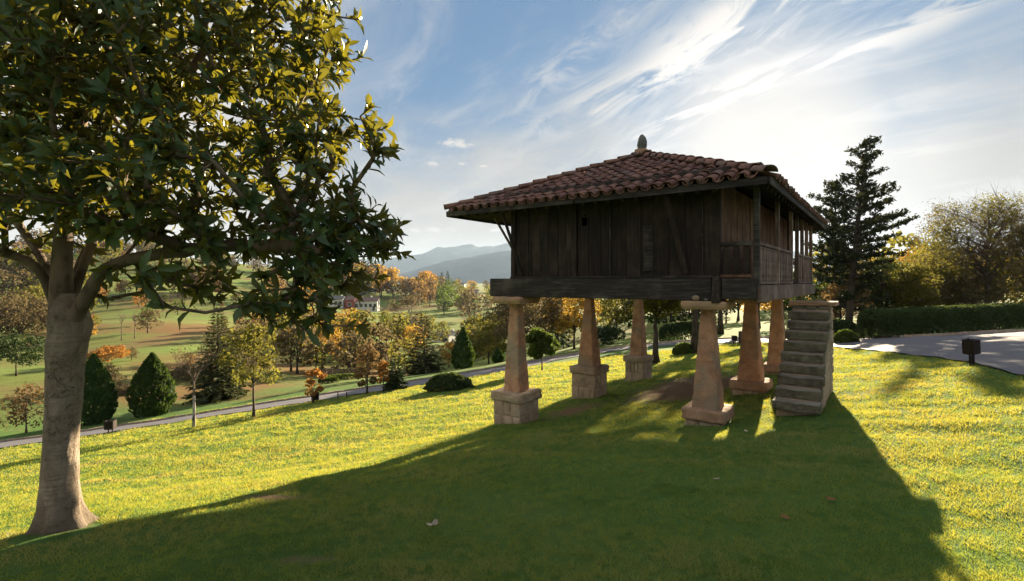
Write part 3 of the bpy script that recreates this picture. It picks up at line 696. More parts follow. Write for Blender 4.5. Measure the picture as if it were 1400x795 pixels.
def pillar(lx, ly, plinth_h, plinth_w, sh0, sh1, cap, label, shaft_z0_rel=None):
    """plinth foot is sunk in the ground; the cap's top carries the sill beams"""
    gx, gy = G(lx, ly); zg = min(hz(*G(lx+a, ly+b)) for a in (-.4, .4) for b in (-.4, .4)) - 0.05; zt = hz(gx, gy)
    p = empty('stone_pillar', (gx, gy, zg), RZ, label, 'pillar', 'tapered stone pillars that carry the granary')
    top = ZB - zg; zp = zt + plinth_h - zg
    ct = 0.17 if cap != 'disc' else 0.14
    pl_ = None
    mb_ = MB()
    if plinth_h > 0.6:
        slab = 0.22
        mb_.box((0, 0, (zp-slab)/2), (plinth_w-0.08, plinth_w-0.08, zp-slab)); pl_ = mb_.build('plinth', M['mortar'], p)
        hw = plinth_w/2-0.045
        for (o_, ex, en) in (((-hw, -hw, 0.0), (1, 0, 0), (0, -1, 0)), ((hw, -hw, 0.0), (0, 1, 0), (1, 0, 0)), ((hw, hw, 0.0), (-1, 0, 0), (0, 1, 0)), ((-hw, hw, 0.0), (0, -1, 0), (-1, 0, 0))):
            stone_wall(pl_, o_, ex, en, 2*hw, zp-slab, 3, 2, M['rubble'], 0.035, 0.007)
        mb2 = MB(); rough_block(mb2, (0, 0, zp-slab/2), (plinth_w+0.06, plinth_w+0.06, slab), 7, 0.016); mb2.build('plinth_slab', M['rubble'], p, True)
    else:
        sh_ = min(0.22, plinth_h)
        rough_block(mb_, (0, 0, zp-sh_/2), (plinth_w, plinth_w, sh_), 7, 0.012); pl_ = mb_.build('plinth_slab', M['capstone'], p, True)
        mb2 = MB(); mb2.box((0, 0, (zp-sh_)/2), (plinth_w-0.16, plinth_w-0.16, max(0.05, zp-sh_))); core = mb2.build('plinth', M['mortar'], p)
        hw = plinth_w/2-0.085
        for (o_, ex, en) in (((-hw, -hw, 0.0), (1, 0, 0), (0, -1, 0)), ((hw, -hw, 0.0), (0, 1, 0), (1, 0, 0)), ((-hw, hw, 0.0), (0, -1, 0), (-1, 0, 0))):
            stone_wall(core, o_, ex, en, 2*hw, max(0.05, zp-sh_-0.01), 3, 1, M['rubble'], 0.05)
    # shaft: square, tapered, softly worn arrises
    mb2 = MB(); n_ = 26; b = []
    z0, z1 = zp-0.01, top-ct
    for i in range(n_+1):
        t = i/n_; a = (sh0*(1-t)+sh1*t)/2 * (1+0.06*math.sin(math.pi*min(1, t*3))*(t < .33)*0.3)
        ch = a*0.14
        for (x, y) in ((-a+ch, -a), (0, -a), (a-ch, -a), (a, -a+ch), (a, 0), (a, a-ch), (a-ch, a), (0, a), (-a+ch, a), (-a, a-ch), (-a, 0), (-a, -a+ch)):
            chip = 1-random.random()**4*.05 if abs(abs(x)-abs(y)) > a*.5*0+0 and abs(x) > a*.8 and abs(y) > a*.8 else 1.0; b.append((x*chip+random.uniform(-.005, .005), y*chip+random.uniform(-.005, .005), z0+(z1-z0)*t))
    fs = [(i*12+k, i*12+(k+1) % 12, (i+1)*12+(k+1) % 12, (i+1)*12+k) for i in range(n_) for k in range(12)]
    mb2.add(b, fs); mb2.build('shaft', M['sandstone'], p)
    mb3 = MB()
    if cap == 'disc':
        prof = [(0, .40), (.02, .53), (.06, .565), (.10, .56), (.135, .52), (.14, .05)]
        mb3.tube([(0, 0, top-ct+z) for z, _ in prof], [r_*random.uniform(.99, 1.01) for _, r_ in prof], 28); mb3.build('capstone', M['capstone'], p)
        mb4 = MB(); mb4.box((0, 0, top-.003), (0.3, 0.3, 0.02))
    else:
        rough_block(mb3, (0, 0, top-ct/2-0.003), (cap, cap*0.97, ct), 6, 0.010)
        for q in range(len(mb3.v)):
            x, y, z = mb3.v[q]; k = 0.93 if z < top-ct*0.7 else 1.0; mb3.v[q] = (x*k, y*k, z)
        mb3.build('capstone', M['capstone'], p, True)
    return p
pillar(-4.62, 0, 0.80, 0.86, 0.48, 0.245, 0.88, 'stone pillar at the left front corner on a tall rubble plinth')
pillar(0, 0, 0.31, 0.80, 0.50, 0.22, 0.83, 'nearest pillar, on a low slab plinth with pebbles on its capstone')
pillar(-4.62, 3.85, 0.98, 0.86, 0.56, 0.22, 'disc', 'stone pillar capped by a round disc in the middle of the left row')
pillar(-4.62, 7.7, 0.92, 0.80, 0.52, 0.24, 0.80, 'farthest pillar of the left row, on a rubble plinth with a broken slab')
pillar(0, 3.85, 0.32, 0.88, 0.56, 0.26, 0.85, 'dark shaded pillar behind the nearest one, left of the steps')
pillar(0, 7.7, 0.28, 0.78, 0.54, 0.26, 0.82, 'orange stone pillar at the back, half hidden by the steps')
# pebbles left on the near capstone
for k, (dx, dy, s) in enumerate(((-.12, -.335, .075), (-.30, -.30, .055), (.06, -.36, .035))):
    gx, gy = G(dx, dy)
    bm = bmesh.new(); bmesh.ops.create_icosphere(bm, subdivisions=2, radius=s)
    for v_ in bm.verts: v_.co = Vector((v_.co.x*1.15, v_.co.y*0.9, v_.co.z*0.8)) * (1+random.uniform(-.07, .07))
    me = bpy.data.meshes.new('pebble'); bm.to_mesh(me); bm.free()
    o = link_mesh('pebble', me, M['finial' if k != 0 else 'mortar']); o.location = (gx, gy, ZB+s*0.72)
    tag(o, ('largest pale pebble on the nearest capstone under the beam', 'flat grey pebble at the left end of the nearest capstone', 'smallest pebble, rightmost of three on the nearest capstone')[k], 'pebble', 'pebbles on the capstone')

# ------------------------------------------------------------------ stone steps
def steps():
    S = Vector((5.56, 9.25)); Wd = 0.78
    def L(a, b): return S + U*a + V*b           # a along the front (0 = right edge), b to the back
    zg = hz(S.x, S.y); o = empty('stone_steps', (S.x, S.y, zg-0.05), RZ, 'steep flight of worn grey stone steps beside the granary', 'steps')
    top = CAM_Z - 0.45 - (zg-0.05); n_ = 10; rise = (top-0.05)/n_; run = 0.245
    core = MB()
    core.add([(-Wd+.05, .12, -.2), (-.05, .12, -.2), (-.05, 3.0, -.2), (-Wd+.05, 3.0, -.2), (-Wd+.05, .12, rise*.7), (-.05, .12, rise*.7), (-.05, 2.35, top-.10), (-Wd+.05, 2.35, top-.10), (-.05, 3.0, top-.10), (-Wd+.05, 3.0, top-.10)],
             [(0, 1, 5, 4), (4, 5, 6, 7), (7, 6, 8, 9), (2, 3, 9, 8), (1, 2, 8, 6, 5), (0, 4, 7, 9, 3), (0, 3, 2, 1)])
    cr = core.build('masonry_core', M['mortar'], o)
    for k in range(n_-1):
        w_ = Wd+random.uniform(-.02, .02); mb_ = MB()
        rough_block(mb_, (-Wd/2+random.uniform(-.02, .02), k*run+0.20+random.uniform(-.018, .018), rise*k+rise*.53+0.05), (w_, 0.44, rise*0.89), 6, 0.006)
        for q in range(len(mb_.v)):   # worn, slightly dished tread
            x, y, z = mb_.v[q]
            if z > rise*k+rise+0.02: mb_.v[q] = (x, y, z-0.012*math.cos((x+Wd/2)/Wd*math.pi))
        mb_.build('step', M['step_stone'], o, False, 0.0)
    mb_ = MB(); rough_block(mb_, (-Wd/2+0.02, 2.72, top-0.045), (Wd+0.14, 0.95, 0.085), 7, 0.008); mb_.build('top_slab', M['capstone'], o)
    # rubble of the top riser and of the side wall, stone by stone
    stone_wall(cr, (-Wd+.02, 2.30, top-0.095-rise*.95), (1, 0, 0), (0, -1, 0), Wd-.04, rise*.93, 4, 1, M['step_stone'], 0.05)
    for k in range(n_):
        z0 = rise*k; y0 = k*run+0.30
        stone_wall(cr, (-.055, y0, z0+0.0), (0, 1, 0), (1, 0, 0), 3.0-y0, rise if k < n_-1 else rise-.10, max(1, int((3.0-y0)/0.33)), 1, M['rubble'], 0.05)
    for k in range(5):
        stone_wall(cr, (-.05, 3.0, k*top/5.3), (-1, 0, 0), (0, 1, 0), Wd-.1, top/5.3, 2, 1, M['rubble'], 0.05)
steps()
# ------------------------------------------------------------------ vegetation: leaf-sized faces spread through each crown
M['bark'] = bark_mat('grey brown bark', (0.07, 0.05, 0.038), (0.15, 0.115, 0.085))
M['bark_dark'] = bark_mat('dark bark', (0.03, 0.023, 0.018), (0.07, 0.052, 0.04))
M['bark_birch'] = bark_mat('pale birch bark', (0.10, 0.085, 0.075), (0.42, 0.38, 0.34), 9.0, 0.4)
M['twig'] = bark_mat('fine twigs', (0.12, 0.085, 0.065), (0.20, 0.15, 0.12))
LEAF = {
 'olive': leaf_mat('olive foliage', (0.085, 0.095, 0.022), (0.16, 0.14, 0.032), 0.5, (0.26, 0.24, 0.04), hue=.03),
 'green': leaf_mat('green foliage', (0.045, 0.075, 0.018), (0.09, 0.11, 0.026), 0.45, (0.14, 0.20, 0.03), hue=.03),
 'gold': leaf_mat('golden foliage', (0.28, 0.17, 0.03), (0.38, 0.23, 0.045), 0.5, (0.52, 0.32, 0.05), hue=.03),
 'orange': leaf_mat('orange foliage', (0.30, 0.135, 0.032), (0.38, 0.20, 0.05), 0.5, (0.50, 0.24, 0.05), hue=.03),
 'rust': leaf_mat('rust foliage', (0.135, 0.09, 0.046), (0.20, 0.128, 0.06), 0.42, (0.28, 0.175, 0.065), hue=.03),
 'brown': leaf_mat('brown foliage', (0.105, 0.08, 0.042), (0.16, 0.12, 0.06), 0.4, (0.20, 0.155, 0.07), hue=.03),
 'dark': leaf_mat('dark evergreen foliage', (0.018, 0.035, 0.014), (0.040, 0.062, 0.020), 0.25, (0.06, 0.10, 0.02), hue=.02),
 'pine': leaf_mat('pine needles', (0.022, 0.032, 0.015), (0.042, 0.050, 0.022), 0.22, (0.07, 0.075, 0.025), hue=.02),
 'spruce': leaf_mat('spruce needles', (0.045, 0.060, 0.024), (0.085, 0.095, 0.034), 0.3, (0.13, 0.14, 0.04), hue=.02),
 'thuja': leaf_mat('thuja sprays', (0.020, 0.048, 0.012), (0.045, 0.085, 0.020), 0.3, (0.10, 0.16, 0.025), hue=.02),
 'hedge': leaf_mat('hedge leaves', (0.030, 0.055, 0.020), (0.060, 0.088, 0.030), 0.3, (0.12, 0.16, 0.035)),
}
rng = np.random.default_rng(11)
def unit(a): return a/np.maximum(np.linalg.norm(a, axis=-1, keepdims=True), 1e-9)
def cards(c, size, nrm=None, upv=None, aspect=0.55, jitter=1.0):
    """one pointed leaf-like quad per centre"""
    n = len(c); size = np.broadcast_to(size, (n,))
    d = rng.normal(size=(n, 3)) if upv is None else upv + rng.normal(size=(n, 3))*0.45*jitter
    d = unit(d)
    q = rng.normal(size=(n, 3)) if nrm is None else nrm + rng.normal(size=(n, 3))*0.5*jitter
    s = unit(np.cross(d, q))
    L = size[:, None]
    v = np.stack([c-d*L*.5, c+s*L*aspect*.5+d*L*.05, c+d*L*.5, c-s*L*aspect*.5+d*L*.05], 1)
    f = np.arange(n*4).reshape(n, 4); return v.reshape(-1, 3), f
def crown_points(n, clumps, rad, squash=0.8, shell=0.6):
    k = rng.integers(0, len(clumps), n); d = unit(rng.normal(size=(n, 3)))
    r = rng.random(n)**(1/3.0)*(1-shell)+shell*rng.random(n)**0.25
    rr = np.broadcast_to(rad, (len(clumps),))[k]
    p = clumps[k] + d*(r*rr)[:, None]*np.array([1, 1, squash]); return p, d, k
def tree_skeleton(h, r_crown, z0, lean=0.0, n_limb=8, seed=1, trunk_r=0.1, up=0.6):
    """trunk path, limb paths and clump centres"""
    rs = random.Random(seed); top = h*0.88
    tr = [Vector((lean*h*(t**1.5)+rs.uniform(-.03, .03)*h*t*0.6, rs.uniform(-.03, .03)*h*t*.6, top*t)) for t in np.linspace(0, 1, 8)]
    limbs = []; clumps = []
    for k in range(n_limb):
        t = rs.uniform(0.0, 1)**0.8; zb = z0*0.75 + (top*0.85-z0*0.75)*t
        i = min(int(zb/top*7), 6); base = tr[i].lerp(tr[i+1], zb/top*7-i)
        a = k*2.4+rs.uniform(-.5, .5); zc = (z0+h)/2; hh = (h-z0)/2
        zt = z0 + (h-z0)*(0.12+0.76*((k+0.5)/n_limb)) + rs.uniform(-.05, .05)*h
        w_ = math.sqrt(max(0.05, 1-((zt-zc)/hh)**2))*rs.uniform(0.55, 0.82)*r_crown
        end = Vector((lean*h*.8+math.cos(a)*w_, math.sin(a)*w_, zt))
        if end.z < base.z: base = base.lerp(tr[0], 0.25) if base.z*.75 > z0*.5 else base
        mid = base.lerp(end, .5)+Vector((rs.uniform(-.06, .06), rs.uniform(-.06, .06), up*0.12))*h*.5
        limbs.append(([base, base.lerp(mid, .5)+Vector((0, 0, .01*h)), mid, end], i)); clumps.append(end)
    clumps.append(tr[-1]+Vector((0, 0, h*.02)))
    return tr, limbs, clumps
def wood_mb(tr, limbs, r0, sides=7, twigs=0, seed=3, twig_len=0.6):
    rs = random.Random(seed); mb = MB(); n = len(tr)
    mb.tube(tr, [r0*(1.5 if i == 0 else 1)*(1-0.8*i/(n-1)) for i in range(n)], sides)
    for pts, i in limbs:
        ra = r0*(1-0.8*i/(n-1))*0.55
        mb.tube(pts, [ra, ra*.8, ra*.55, ra*.2], 5)
        for q in range(twigs):
            t = rs.uniform(.35, 1.0)*3; j = min(int(t), 2); p = pts[j].lerp(pts[j+1], t-j)
            d = Vector((rs.gauss(0, 1), rs.gauss(0, 1), rs.gauss(.5, .7))).normalized()*twig_len*rs.uniform(.5, 1.2)
            m_ = p+d*.5+Vector((0, 0, .06*twig_len)); mb.tube([p, m_, p+d], [ra*.28, ra*.18, ra*.06], 3, False)
            for _ in range(2):
                d2 = (d.normalized()+Vector((rs.gauss(0, .6), rs.gauss(0, .6), rs.gauss(.2, .5)))).normalized()*twig_len*.55
                mb.tube([m_, m_+d2*.6, m_+d2], [ra*.14, ra*.1, ra*.05], 3, False)
    return mb
def leaf_object(name, v, f, mat, parent=None, rnd=None, loc=None):
    n = len(f); me = np_mesh(name, v, f, (mat,), False, {'rnd': ('FACE', rng.random(n) if rnd is None else rnd)})
    o = link_mesh(name, me, None, parent)
    if loc is not None: o.location = loc
    return o
def deciduous(loc, h, rc, z0, leaf, label, n=2500, size=0.22, bark='bark', limbs=10, clump_r=0.36, twigs=5, seed=1, lean=0.0, cat='tree', name='broadleaf_tree', group=None, trunk_r=None, sparse=1.0, wood=None, squash=.8):
    o = empty(name, loc, random.uniform(0, 6), label, cat, group)
    tr, lb, cl = tree_skeleton(h, rc, z0, lean, limbs, seed)
    wood_mb(tr, lb, trunk_r or h*0.018, 7, twigs, seed, rc*0.42).build('trunk', M[bark], o, True)
    p, d, k = crown_points(int(n*sparse), np.array([tuple(c) for c in cl]), rc*clump_r*rng.uniform(.75, 1.2, len(cl)), squash)
    v, f = cards(p, size*rng.uniform(.6, 1.25, len(p)), d*0.6+np.array([0, 0, .5]))
    leaf_object('crown', v, f, LEAF[leaf], o, np.clip(rng.random(len(p))*.6+rng.random(len(cl))[k]*.5, 0, 1)); return o
def bare_tree(loc, h, label, bark='twig', seed=1, depth=5, spread=0.5, name='bare_tree', group=None, leaf=None, nleaf=0, size=0.15, trunk_r=None, clear=0.3, width=1.0, trunk_mat=None):
    rs = random.Random(seed); mb = MB(); tips = []
    o = empty(name, loc, 0, label, 'tree', group)
    def grow(p, d, L, r, lev):
        q = p+d*L*.5+Vector((rs.gauss(0, .04), rs.gauss(0, .04), rs.gauss(0, .03)))*L; e = p+d*L+Vector((0, 0, .03*L*lev))
        mb.tube([p, q, e], [r, r*.85, r*.65], 5 if lev < 2 else 3, False)
        if lev >= depth: tips.append(e); return
        for k in range(rs.choice((2, 3)) if lev else 4):
            d2 = (d+Vector((rs.gauss(0, spread)*width, rs.gauss(0, spread)*width, rs.gauss(.12, .25)))).normalized()
            grow(q.lerp(e, rs.uniform(.2, 1)), d2, L*rs.uniform(.62, .85), r*.58, lev+1)
    tr = MB(); r0 = trunk_r or h*.013; tr.tube([(0, 0, 0), (h*.004, 0, h*clear*.5), (0, h*.004, h*clear)], [r0*1.4, r0, r0*.9], 7)
    tr.build('trunk', M[trunk_mat or bark], o, True)
    L0 = h*(1-clear)*0.30
    grow(Vector((0, 0, h*clear*.98)), Vector((0, 0, 1)), L0, r0*.9, 0)
    mb.build('branches', M[bark], o)
    if leaf:
        t = np.array([tuple(x) for x in tips]); c = t[rng.integers(0, len(t), nleaf)]+rng.normal(size=(nleaf, 3))*h*.03
        v, f = cards(c, size*rng.uniform(.6, 1.3, nleaf)); leaf_object('crown', v, f, LEAF[leaf], o)
    return o
def conifer(loc, h, rb, label, leaf='spruce', whorls=22, per=7, z0=0.06, droop=0.25, card=0.35, seed=1, name='conifer_tree', group=None, dens=9, bark='bark_dark', power=0.9):
    rs = random.Random(seed); o = empty(name, loc, 0, label, 'tree', group); mb = MB()
    mb.tube([(0, 0, -.1), (0, 0, h*.5), (0, 0, h)], [h*.017, h*.010, h*.002], 6)
    C = []; D = []; S = []
    for w_ in range(whorls):
        t = w_/(whorls-1); z = h*(z0+(0.98-z0)*t); R_ = rb*(1-t)**power+0.03*rb
        n_ = max(3, int(per*(1-t*.4)))
        for k in range(n_):
            a = 2*math.pi*(k+rs.random())/n_; L = R_*rs.uniform(.72, 1.1)
            dr = Vector((math.cos(a), math.sin(a), -droop+0.5*t)); p0 = Vector((0, 0, z)); e = p0+dr*L+Vector((0, 0, .10*L))
            if L > rb*.25: mb.tube([p0, p0.lerp(e, .6)-Vector((0, 0, .04*L)), e], [h*.004, h*.003, h*.001], 3, False)
            m_ = max(3, int(dens*L/rb))
            for q in range(m_):
                s = 0.15+.85*(q+rs.random())/m_; p = p0.lerp(e, s)
                side = Vector((-math.sin(a), math.cos(a), 0))
                for sg in (-1, 1):
                    dd = (dr*.9+side*sg*rs.uniform(.3, .9)+Vector((0, 0, rs.uniform(-.35, .1)))).normalized()
                    C.append(p+dd*card*.35); D.append(dd); S.append(card*rs.uniform(.6, 1.15)*(1-.45*t))
    mb.build('trunk', M[bark], o)
    v, f = cards(np.array([tuple(c) for c in C]), np.array(S), np.tile([0, 0, 1.0], (len(C), 1)), np.array([tuple(d) for d in D]), 0.42, 0.6)
    leaf_object('crown', v, f, LEAF[leaf], o); return o
def egg(loc, h, r, label, leaf='thuja', n=4200, size=0.16, name='cypress_shrub', cat='tree', group=None, power=1.0, belly=.32, rough=.07):
    """dense upright shrub: sprays on and just inside a pointed egg"""
    o = empty(name, loc, 0, label, cat, group)
    mb = MB(); mb.tube([(0, 0, -.1), (0, 0, h*.85)], [h*.03, h*.008], 6); mb.build('trunk', M['bark_dark'], o)
    t = rng.random(n)**.85; a = rng.random(n)*2*np.pi
    prof = np.where(t < belly, np.sqrt(np.clip(1-((belly-t)/belly*.75)**2, 0, 1)), np.clip(1-((t-belly)/(1-belly))**1.5, 0, 1)**power)
    lump = 1+rough*np.sin(a*5+t*23)+rough*.8*np.sin(a*9-t*31+2)
    rr = r*prof*lump*(1-rng.random(n)**2*.3)+.02*r
    c = np.stack([rr*np.cos(a), rr*np.sin(a), 0.03*h+t*h*.97], 1)
    nrm = np.stack([np.cos(a), np.sin(a), 0*a+.2], 1); upv = np.stack([np.cos(a)*.5, np.sin(a)*.5, 0*a+1], 1)
    v, f = cards(c, size*rng.uniform(.6, 1.3, n)*(1-.3*t), nrm, upv, .5, 1.0)
    leaf_object('crown', v, f, LEAF[leaf], o); return o
def dome(loc, rx, ry, h, label, leaf='hedge', n=3000, size=0.10, name='clipped_shrub', group=None, rz=0, cat='shrub', rough=0.05):
    o = empty(name, loc, rz, label, cat, group)
    mb = MB(); mb.tube([(0, 0, -.15), (0, 0, h*.6)], [.05, .02], 5)
    for k in range(6): mb.tube([(0, 0, .02), (math.cos(k)*rx*.6, math.sin(k)*ry*.6, h*.6)], [.03, .01], 4)
    mb.build('stems', M['bark_dark'], o)
    d = unit(rng.normal(size=(n, 3))); d[:, 2] = np.abs(d[:, 2])*1.0-0.12
    a = np.arctan2(d[:, 1], d[:, 0]); lump = 1+rough*np.sin(a*6+d[:, 2]*9)+rough*.7*np.sin(a*11-d[:, 2]*14)
    r_ = (1-rng.random(n)**2*.25)*lump
    c = d*r_[:, None]*np.array([rx, ry, h])+np.array([0, 0, .10*h])
    v, f = cards(c, size*rng.uniform(.6, 1.3, n), d); leaf_object('crown', v, f, LEAF[leaf], o); return o

# -------- the magnolia in the foreground
def magnolia():
    TB = hit(85, 722); base = Vector((TB.x, TB.y, TB.z-0.06)); YT = TB.y
    o = empty('magnolia_tree', base, 0, 'large magnolia with glossy dark leaves and a stout pale trunk at the left', 'tree')
    def W(px, py, d): p = wp(px, py, d); return Vector((p[0], p[1], p[2]+CAM_Z))-base
    # bark
    M['magnolia_limb'] = bark_mat('magnolia limb bark', (0.09, 0.065, 0.045), (0.19, 0.14, 0.10), 9.0)
    m, n = newmat('magnolia bark'); c = n.coord('Object', False)
    a = n.noise(n.mapping(c, (1, 1, .55)), 7.0, 8, 0.68, 0.5); b = n.noise(c, 2.2, 4, .6, .3); ring = n.noise(n.mapping(c, (.5, .5, 6)), 5, 4, .6)
    vo = n.n('ShaderNodeTexVoronoi'); vo.feature = 'DISTANCE_TO_EDGE'; vo.inputs['Scale'].default_value = 10.0
    wv = n.n('ShaderNodeVectorMath'); wv.operation = 'ADD'; n.link(n.mapping(c, (1, 1, .5)), wv.inputs[0])
    nz = n.n('ShaderNodeTexNoise'); nz.inputs['Scale'].default_value = 5; nz.inputs['Detail'].default_value = 5; n.link(c, nz.inputs['Vector'])
    sc = n.n('ShaderNodeVectorMath'); sc.operation = 'SCALE'; sc.inputs['Scale'].default_value = .35; n.link(nz.outputs['Color'], sc.inputs[0]); n.link(sc.outputs[0], wv.inputs[1]); n.link(wv.outputs[0], vo.inputs['Vector'])
    sep = n.n('ShaderNodeSeparateXYZ'); n.link(c, sep.inputs[0])
    up_ = n.maprange(sep.outputs[2], .7, 1.6)
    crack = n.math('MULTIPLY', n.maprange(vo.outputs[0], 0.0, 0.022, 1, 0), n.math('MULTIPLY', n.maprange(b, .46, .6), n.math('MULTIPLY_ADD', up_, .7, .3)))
    col = n.ramp(a, [(.3, (.15, .11, .08)), (.5, (.30, .235, .175)), (.7, (.42, .35, .28))])
    col = n.mix(n.maprange(b, .42, .62, 0, .7), col, (.22, .175, .13)); col = n.mix(n.maprange(ring, .55, .7, 0, .35), col, (.14, .10, .075))
    col = n.mix(n.math('MULTIPLY', crack, .6), col, (.05, .03, .02))
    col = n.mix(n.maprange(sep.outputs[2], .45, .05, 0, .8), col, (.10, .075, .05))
    hgt = n.math('SUBTRACT', n.math('ADD', a, n.math('MULTIPLY', ring, .4)), n.math('MULTIPLY', crack, .9))
    n.out(n.principled(col, .9, n.bump(hgt, 1.0, .06), .2)); MB_ = m
    k = YT/700.0
    # trunk: fine rings, flared foot with root ridges, swollen collar under the fork
    prof = [(0.0, .43), (.06, .35), (.14, .29), (.26, .245), (.5, .215), (.9, .205), (1.35, .208), (1.75, .222), (1.95, .245), (2.08, .258), (2.2, .235), (2.32, .17), (2.4, .12)]
    xs = [(0, 0), (.5, -.02), (1.0, -.01), (1.6, .03), (2.05, .07), (2.4, .07)]
    def xoff(z):
        for (a_, b_), (c_, d_) in zip(xs, xs[1:]):
            if z <= c_: return b_+(d_-b_)*(z-a_)/(c_-a_)
        return xs[-1][1]
    def rad(z):
        for (a_, b_), (c_, d_) in zip(prof, prof[1:]):
            if z <= c_: return b_+(d_-b_)*(z-a_)/(c_-a_)
        return prof[-1][1]
    ns, nz_ = 72, 150; vs = np.zeros((nz_, ns, 3))
    from mathutils import noise as mn
    for i in range(nz_):
        z = 2.4*i/(nz_-1); r0 = rad(z)*(YT/4.6)*.63
        for j in range(ns):
            a_ = 2*math.pi*j/ns; ridge = 1+max(0, .5-z)/.5*(.12*math.cos(a_*5+.6)+.06*math.cos(a_*3+2))
            nn = mn.noise(Vector((math.cos(a_)*1.2, math.sin(a_)*1.2, z*1.4)))*.06+mn.noise(Vector((math.cos(a_)*3, math.sin(a_)*3, z*4)))*.035+mn.noise(Vector((math.cos(a_)*9, math.sin(a_)*9, z*14)))*.017
            nn += math.exp(-((z-2.05)/.2)**2)*mn.noise(Vector((math.cos(a_)*2.5, math.sin(a_)*2.5, z*6)))*.14
            r_ = r0*(ridge+nn); vs[i, j] = (xoff(z)+math.cos(a_)*r_, math.sin(a_)*r_, z)
    ii = np.arange(nz_-1)[:, None]*ns; jj = np.arange(ns)[None]; j2 = (jj+1) % ns
    fq = np.stack([ii+jj, ii+j2, ii+ns+j2, ii+ns+jj], -1).reshape(-1, 4)
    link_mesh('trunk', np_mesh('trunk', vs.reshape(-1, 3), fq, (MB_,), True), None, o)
    # main limbs measured from the photograph, at their own distances
    D = YT
    limbs = [
     [W(84, 432, D), W(84, 385, D), W(86, 335, D), W(92, 270, D+.1), W(105, 190, D+.15), W(120, 90, D+.1), W(130, -30, D), W(140, -160, D)],
     [W(100, 438, D-.05), W(122, 400, D-.1), W(140, 372, D-.15), W(175, 356, D-.25), W(235, 345, D-.3), W(300, 337, D-.3), W(365, 337, D-.3), W(430, 338, D-.4)],
     [W(96, 425, D+.1), W(112, 370, D+.25), W(140, 300, D+.45), W(185, 215, D+.6), W(240, 130, D+.6), W(290, 50, D+.5), W(330, -40, D+.4)],
     [W(74, 415, D+.05), W(55, 372, D), W(20, 350, D-.1), W(-40, 335, D-.2), W(-130, 300, D-.2), W(-230, 250, D-.1)],
     [W(92, 425, D+.15), W(110, 360, D+.7), W(150, 290, D+1.2), W(200, 240, D+1.7), W(270, 200, D+2.1)],
     [W(84, 420, D+.12), W(60, 360, D+.6), W(20, 300, D+1.1), W(-40, 230, D+1.5)],
    ]
    P = []; par = []; limb_id = []; minr = []
    for li, pts in enumerate(limbs):
        prev = -1; nsub = 4
        for q in range(len(pts)-1):
            for s in range(nsub):
                p0, p1, p2, p3 = pts[max(q-1, 0)], pts[q], pts[q+1], pts[min(q+2, len(pts)-1)]; t = s/nsub
                p = 0.5*((2*p1)+(p2-p0)*t+(2*p0-5*p1+4*p2-p3)*t*t+(3*p1-p0-3*p2+p3)*t**3)
                P.append(p); par.append(prev); limb_id.append(li); prev = len(P)-1
                minr.append((.10 if li == 0 else .075 if li == 1 else .036)*(1-(q+t)/(len(pts)-1))**.8*(D/4.6)*.85*(0.95 if li == 1 and q+t < 2 else 1))
    # crown envelope in the tree's own frame
    Cc = Vector((.1, -.05, 4.75)); Rr = (2.6, 2.4, 3.0)
    tips = []; rs = random.Random(5)
    tries = 0
    while len(tips) < 2500 and tries < 160000:
        tries += 1
        d = Vector((rs.gauss(0, 1), rs.gauss(0, 1), rs.gauss(0, 1))).normalized(); r_ = rs.random()**.38
        p = Vector((d.x*Rr[0]*r_, d.y*Rr[1]*r_, d.z*Rr[2]*r_))+Cc
        if p.z < 2.05: continue
        wd = p+base; yy = wd.y
        if yy < 1.5: continue
        px = 700+700*wd.x/yy; py = 385-700*(wd.z-CAM_Z)/yy
        if px < -420 or py < -420: continue
        # the crown thins out low on the left side, round the trunk
        lump = math.sin(p.x*2.3+p.z*1.7)*math.sin(p.y*2.1-p.z*1.3+1)+.5*math.sin(p.x*4.1-p.y*3.3)
        if r_ < .95 and lump < -.62: continue
        if p.z < 3.0 and math.hypot(p.x, p.y) < 1.15+(3.0-p.z)*.7: continue
        if px < 380 and py > 325+max(0, px-60)*.05 and rs.random() < .92: continue
        if p.z < 2.7 and rs.random() < .45: continue
        tips.append(p)
    # sprays that reach out, placed on the crown's right flank and underside
    for (px, py, dd, nn, sp) in ((505, 190, D-.15, 12, .13), (470, 200, D-.1, 10, .2), (515, 322, D-.35, 12, .15), (480, 340, D-.3, 18, .22), (450, 325, D-.3, 14, .25), (462, 92, D, 6, .08), (440, 65, D, 9, .16), (440, 20, D, 9, .16), (440, 270, D, 10, .18), (425, 130, D, 12, .2), (420, 380, D-.4, 22, .26), (400, 410, D-.4, 10, .15), (455, 345, D-.35, 14, .2),
                             (195, 378, D-1.6, 3, .07), (335, 418, D-.9, 4, .08), (170, 385, D-.2, 4, .15), (245, 372, D+.2, 6, .2), (300, 360, D+.3, 10, .3), (350, 355, D-.2, 14, .3), (385, 350, D-.3, 14, .28), (150, 405, D+.2, 4, .12), (430, 250, D-.2, 14, .3), (450, 300, D-.2, 14, .3), (20, 345, D+.3, 6, .25), (440, 200, D-.1, 10, .25)):
        for _ in range(nn): tips.append(W(px, py, dd)+Vector((rs.gauss(0, sp), rs.gauss(0, sp*1.3), rs.gauss(0, sp*.8))))
    for _ in range(280):     # the crown's near side
        px_, py_ = rs.uniform(-30, 455), rs.uniform(-40, 325)
        if px_ < 60 and py_ > 300: continue
        tips.append(W(px_, py_, D-rs.uniform(.5, 1.75)*(1-abs(px_-190)/420)))
    PA = [tuple(p) for p in P]; ntips = []
    T = np.array([tuple(t) for t in tips]); arr = np.array(PA); dist0 = np.min(np.linalg.norm(T[:, None]-arr[None], axis=2), axis=1); order = np.argsort(dist0)
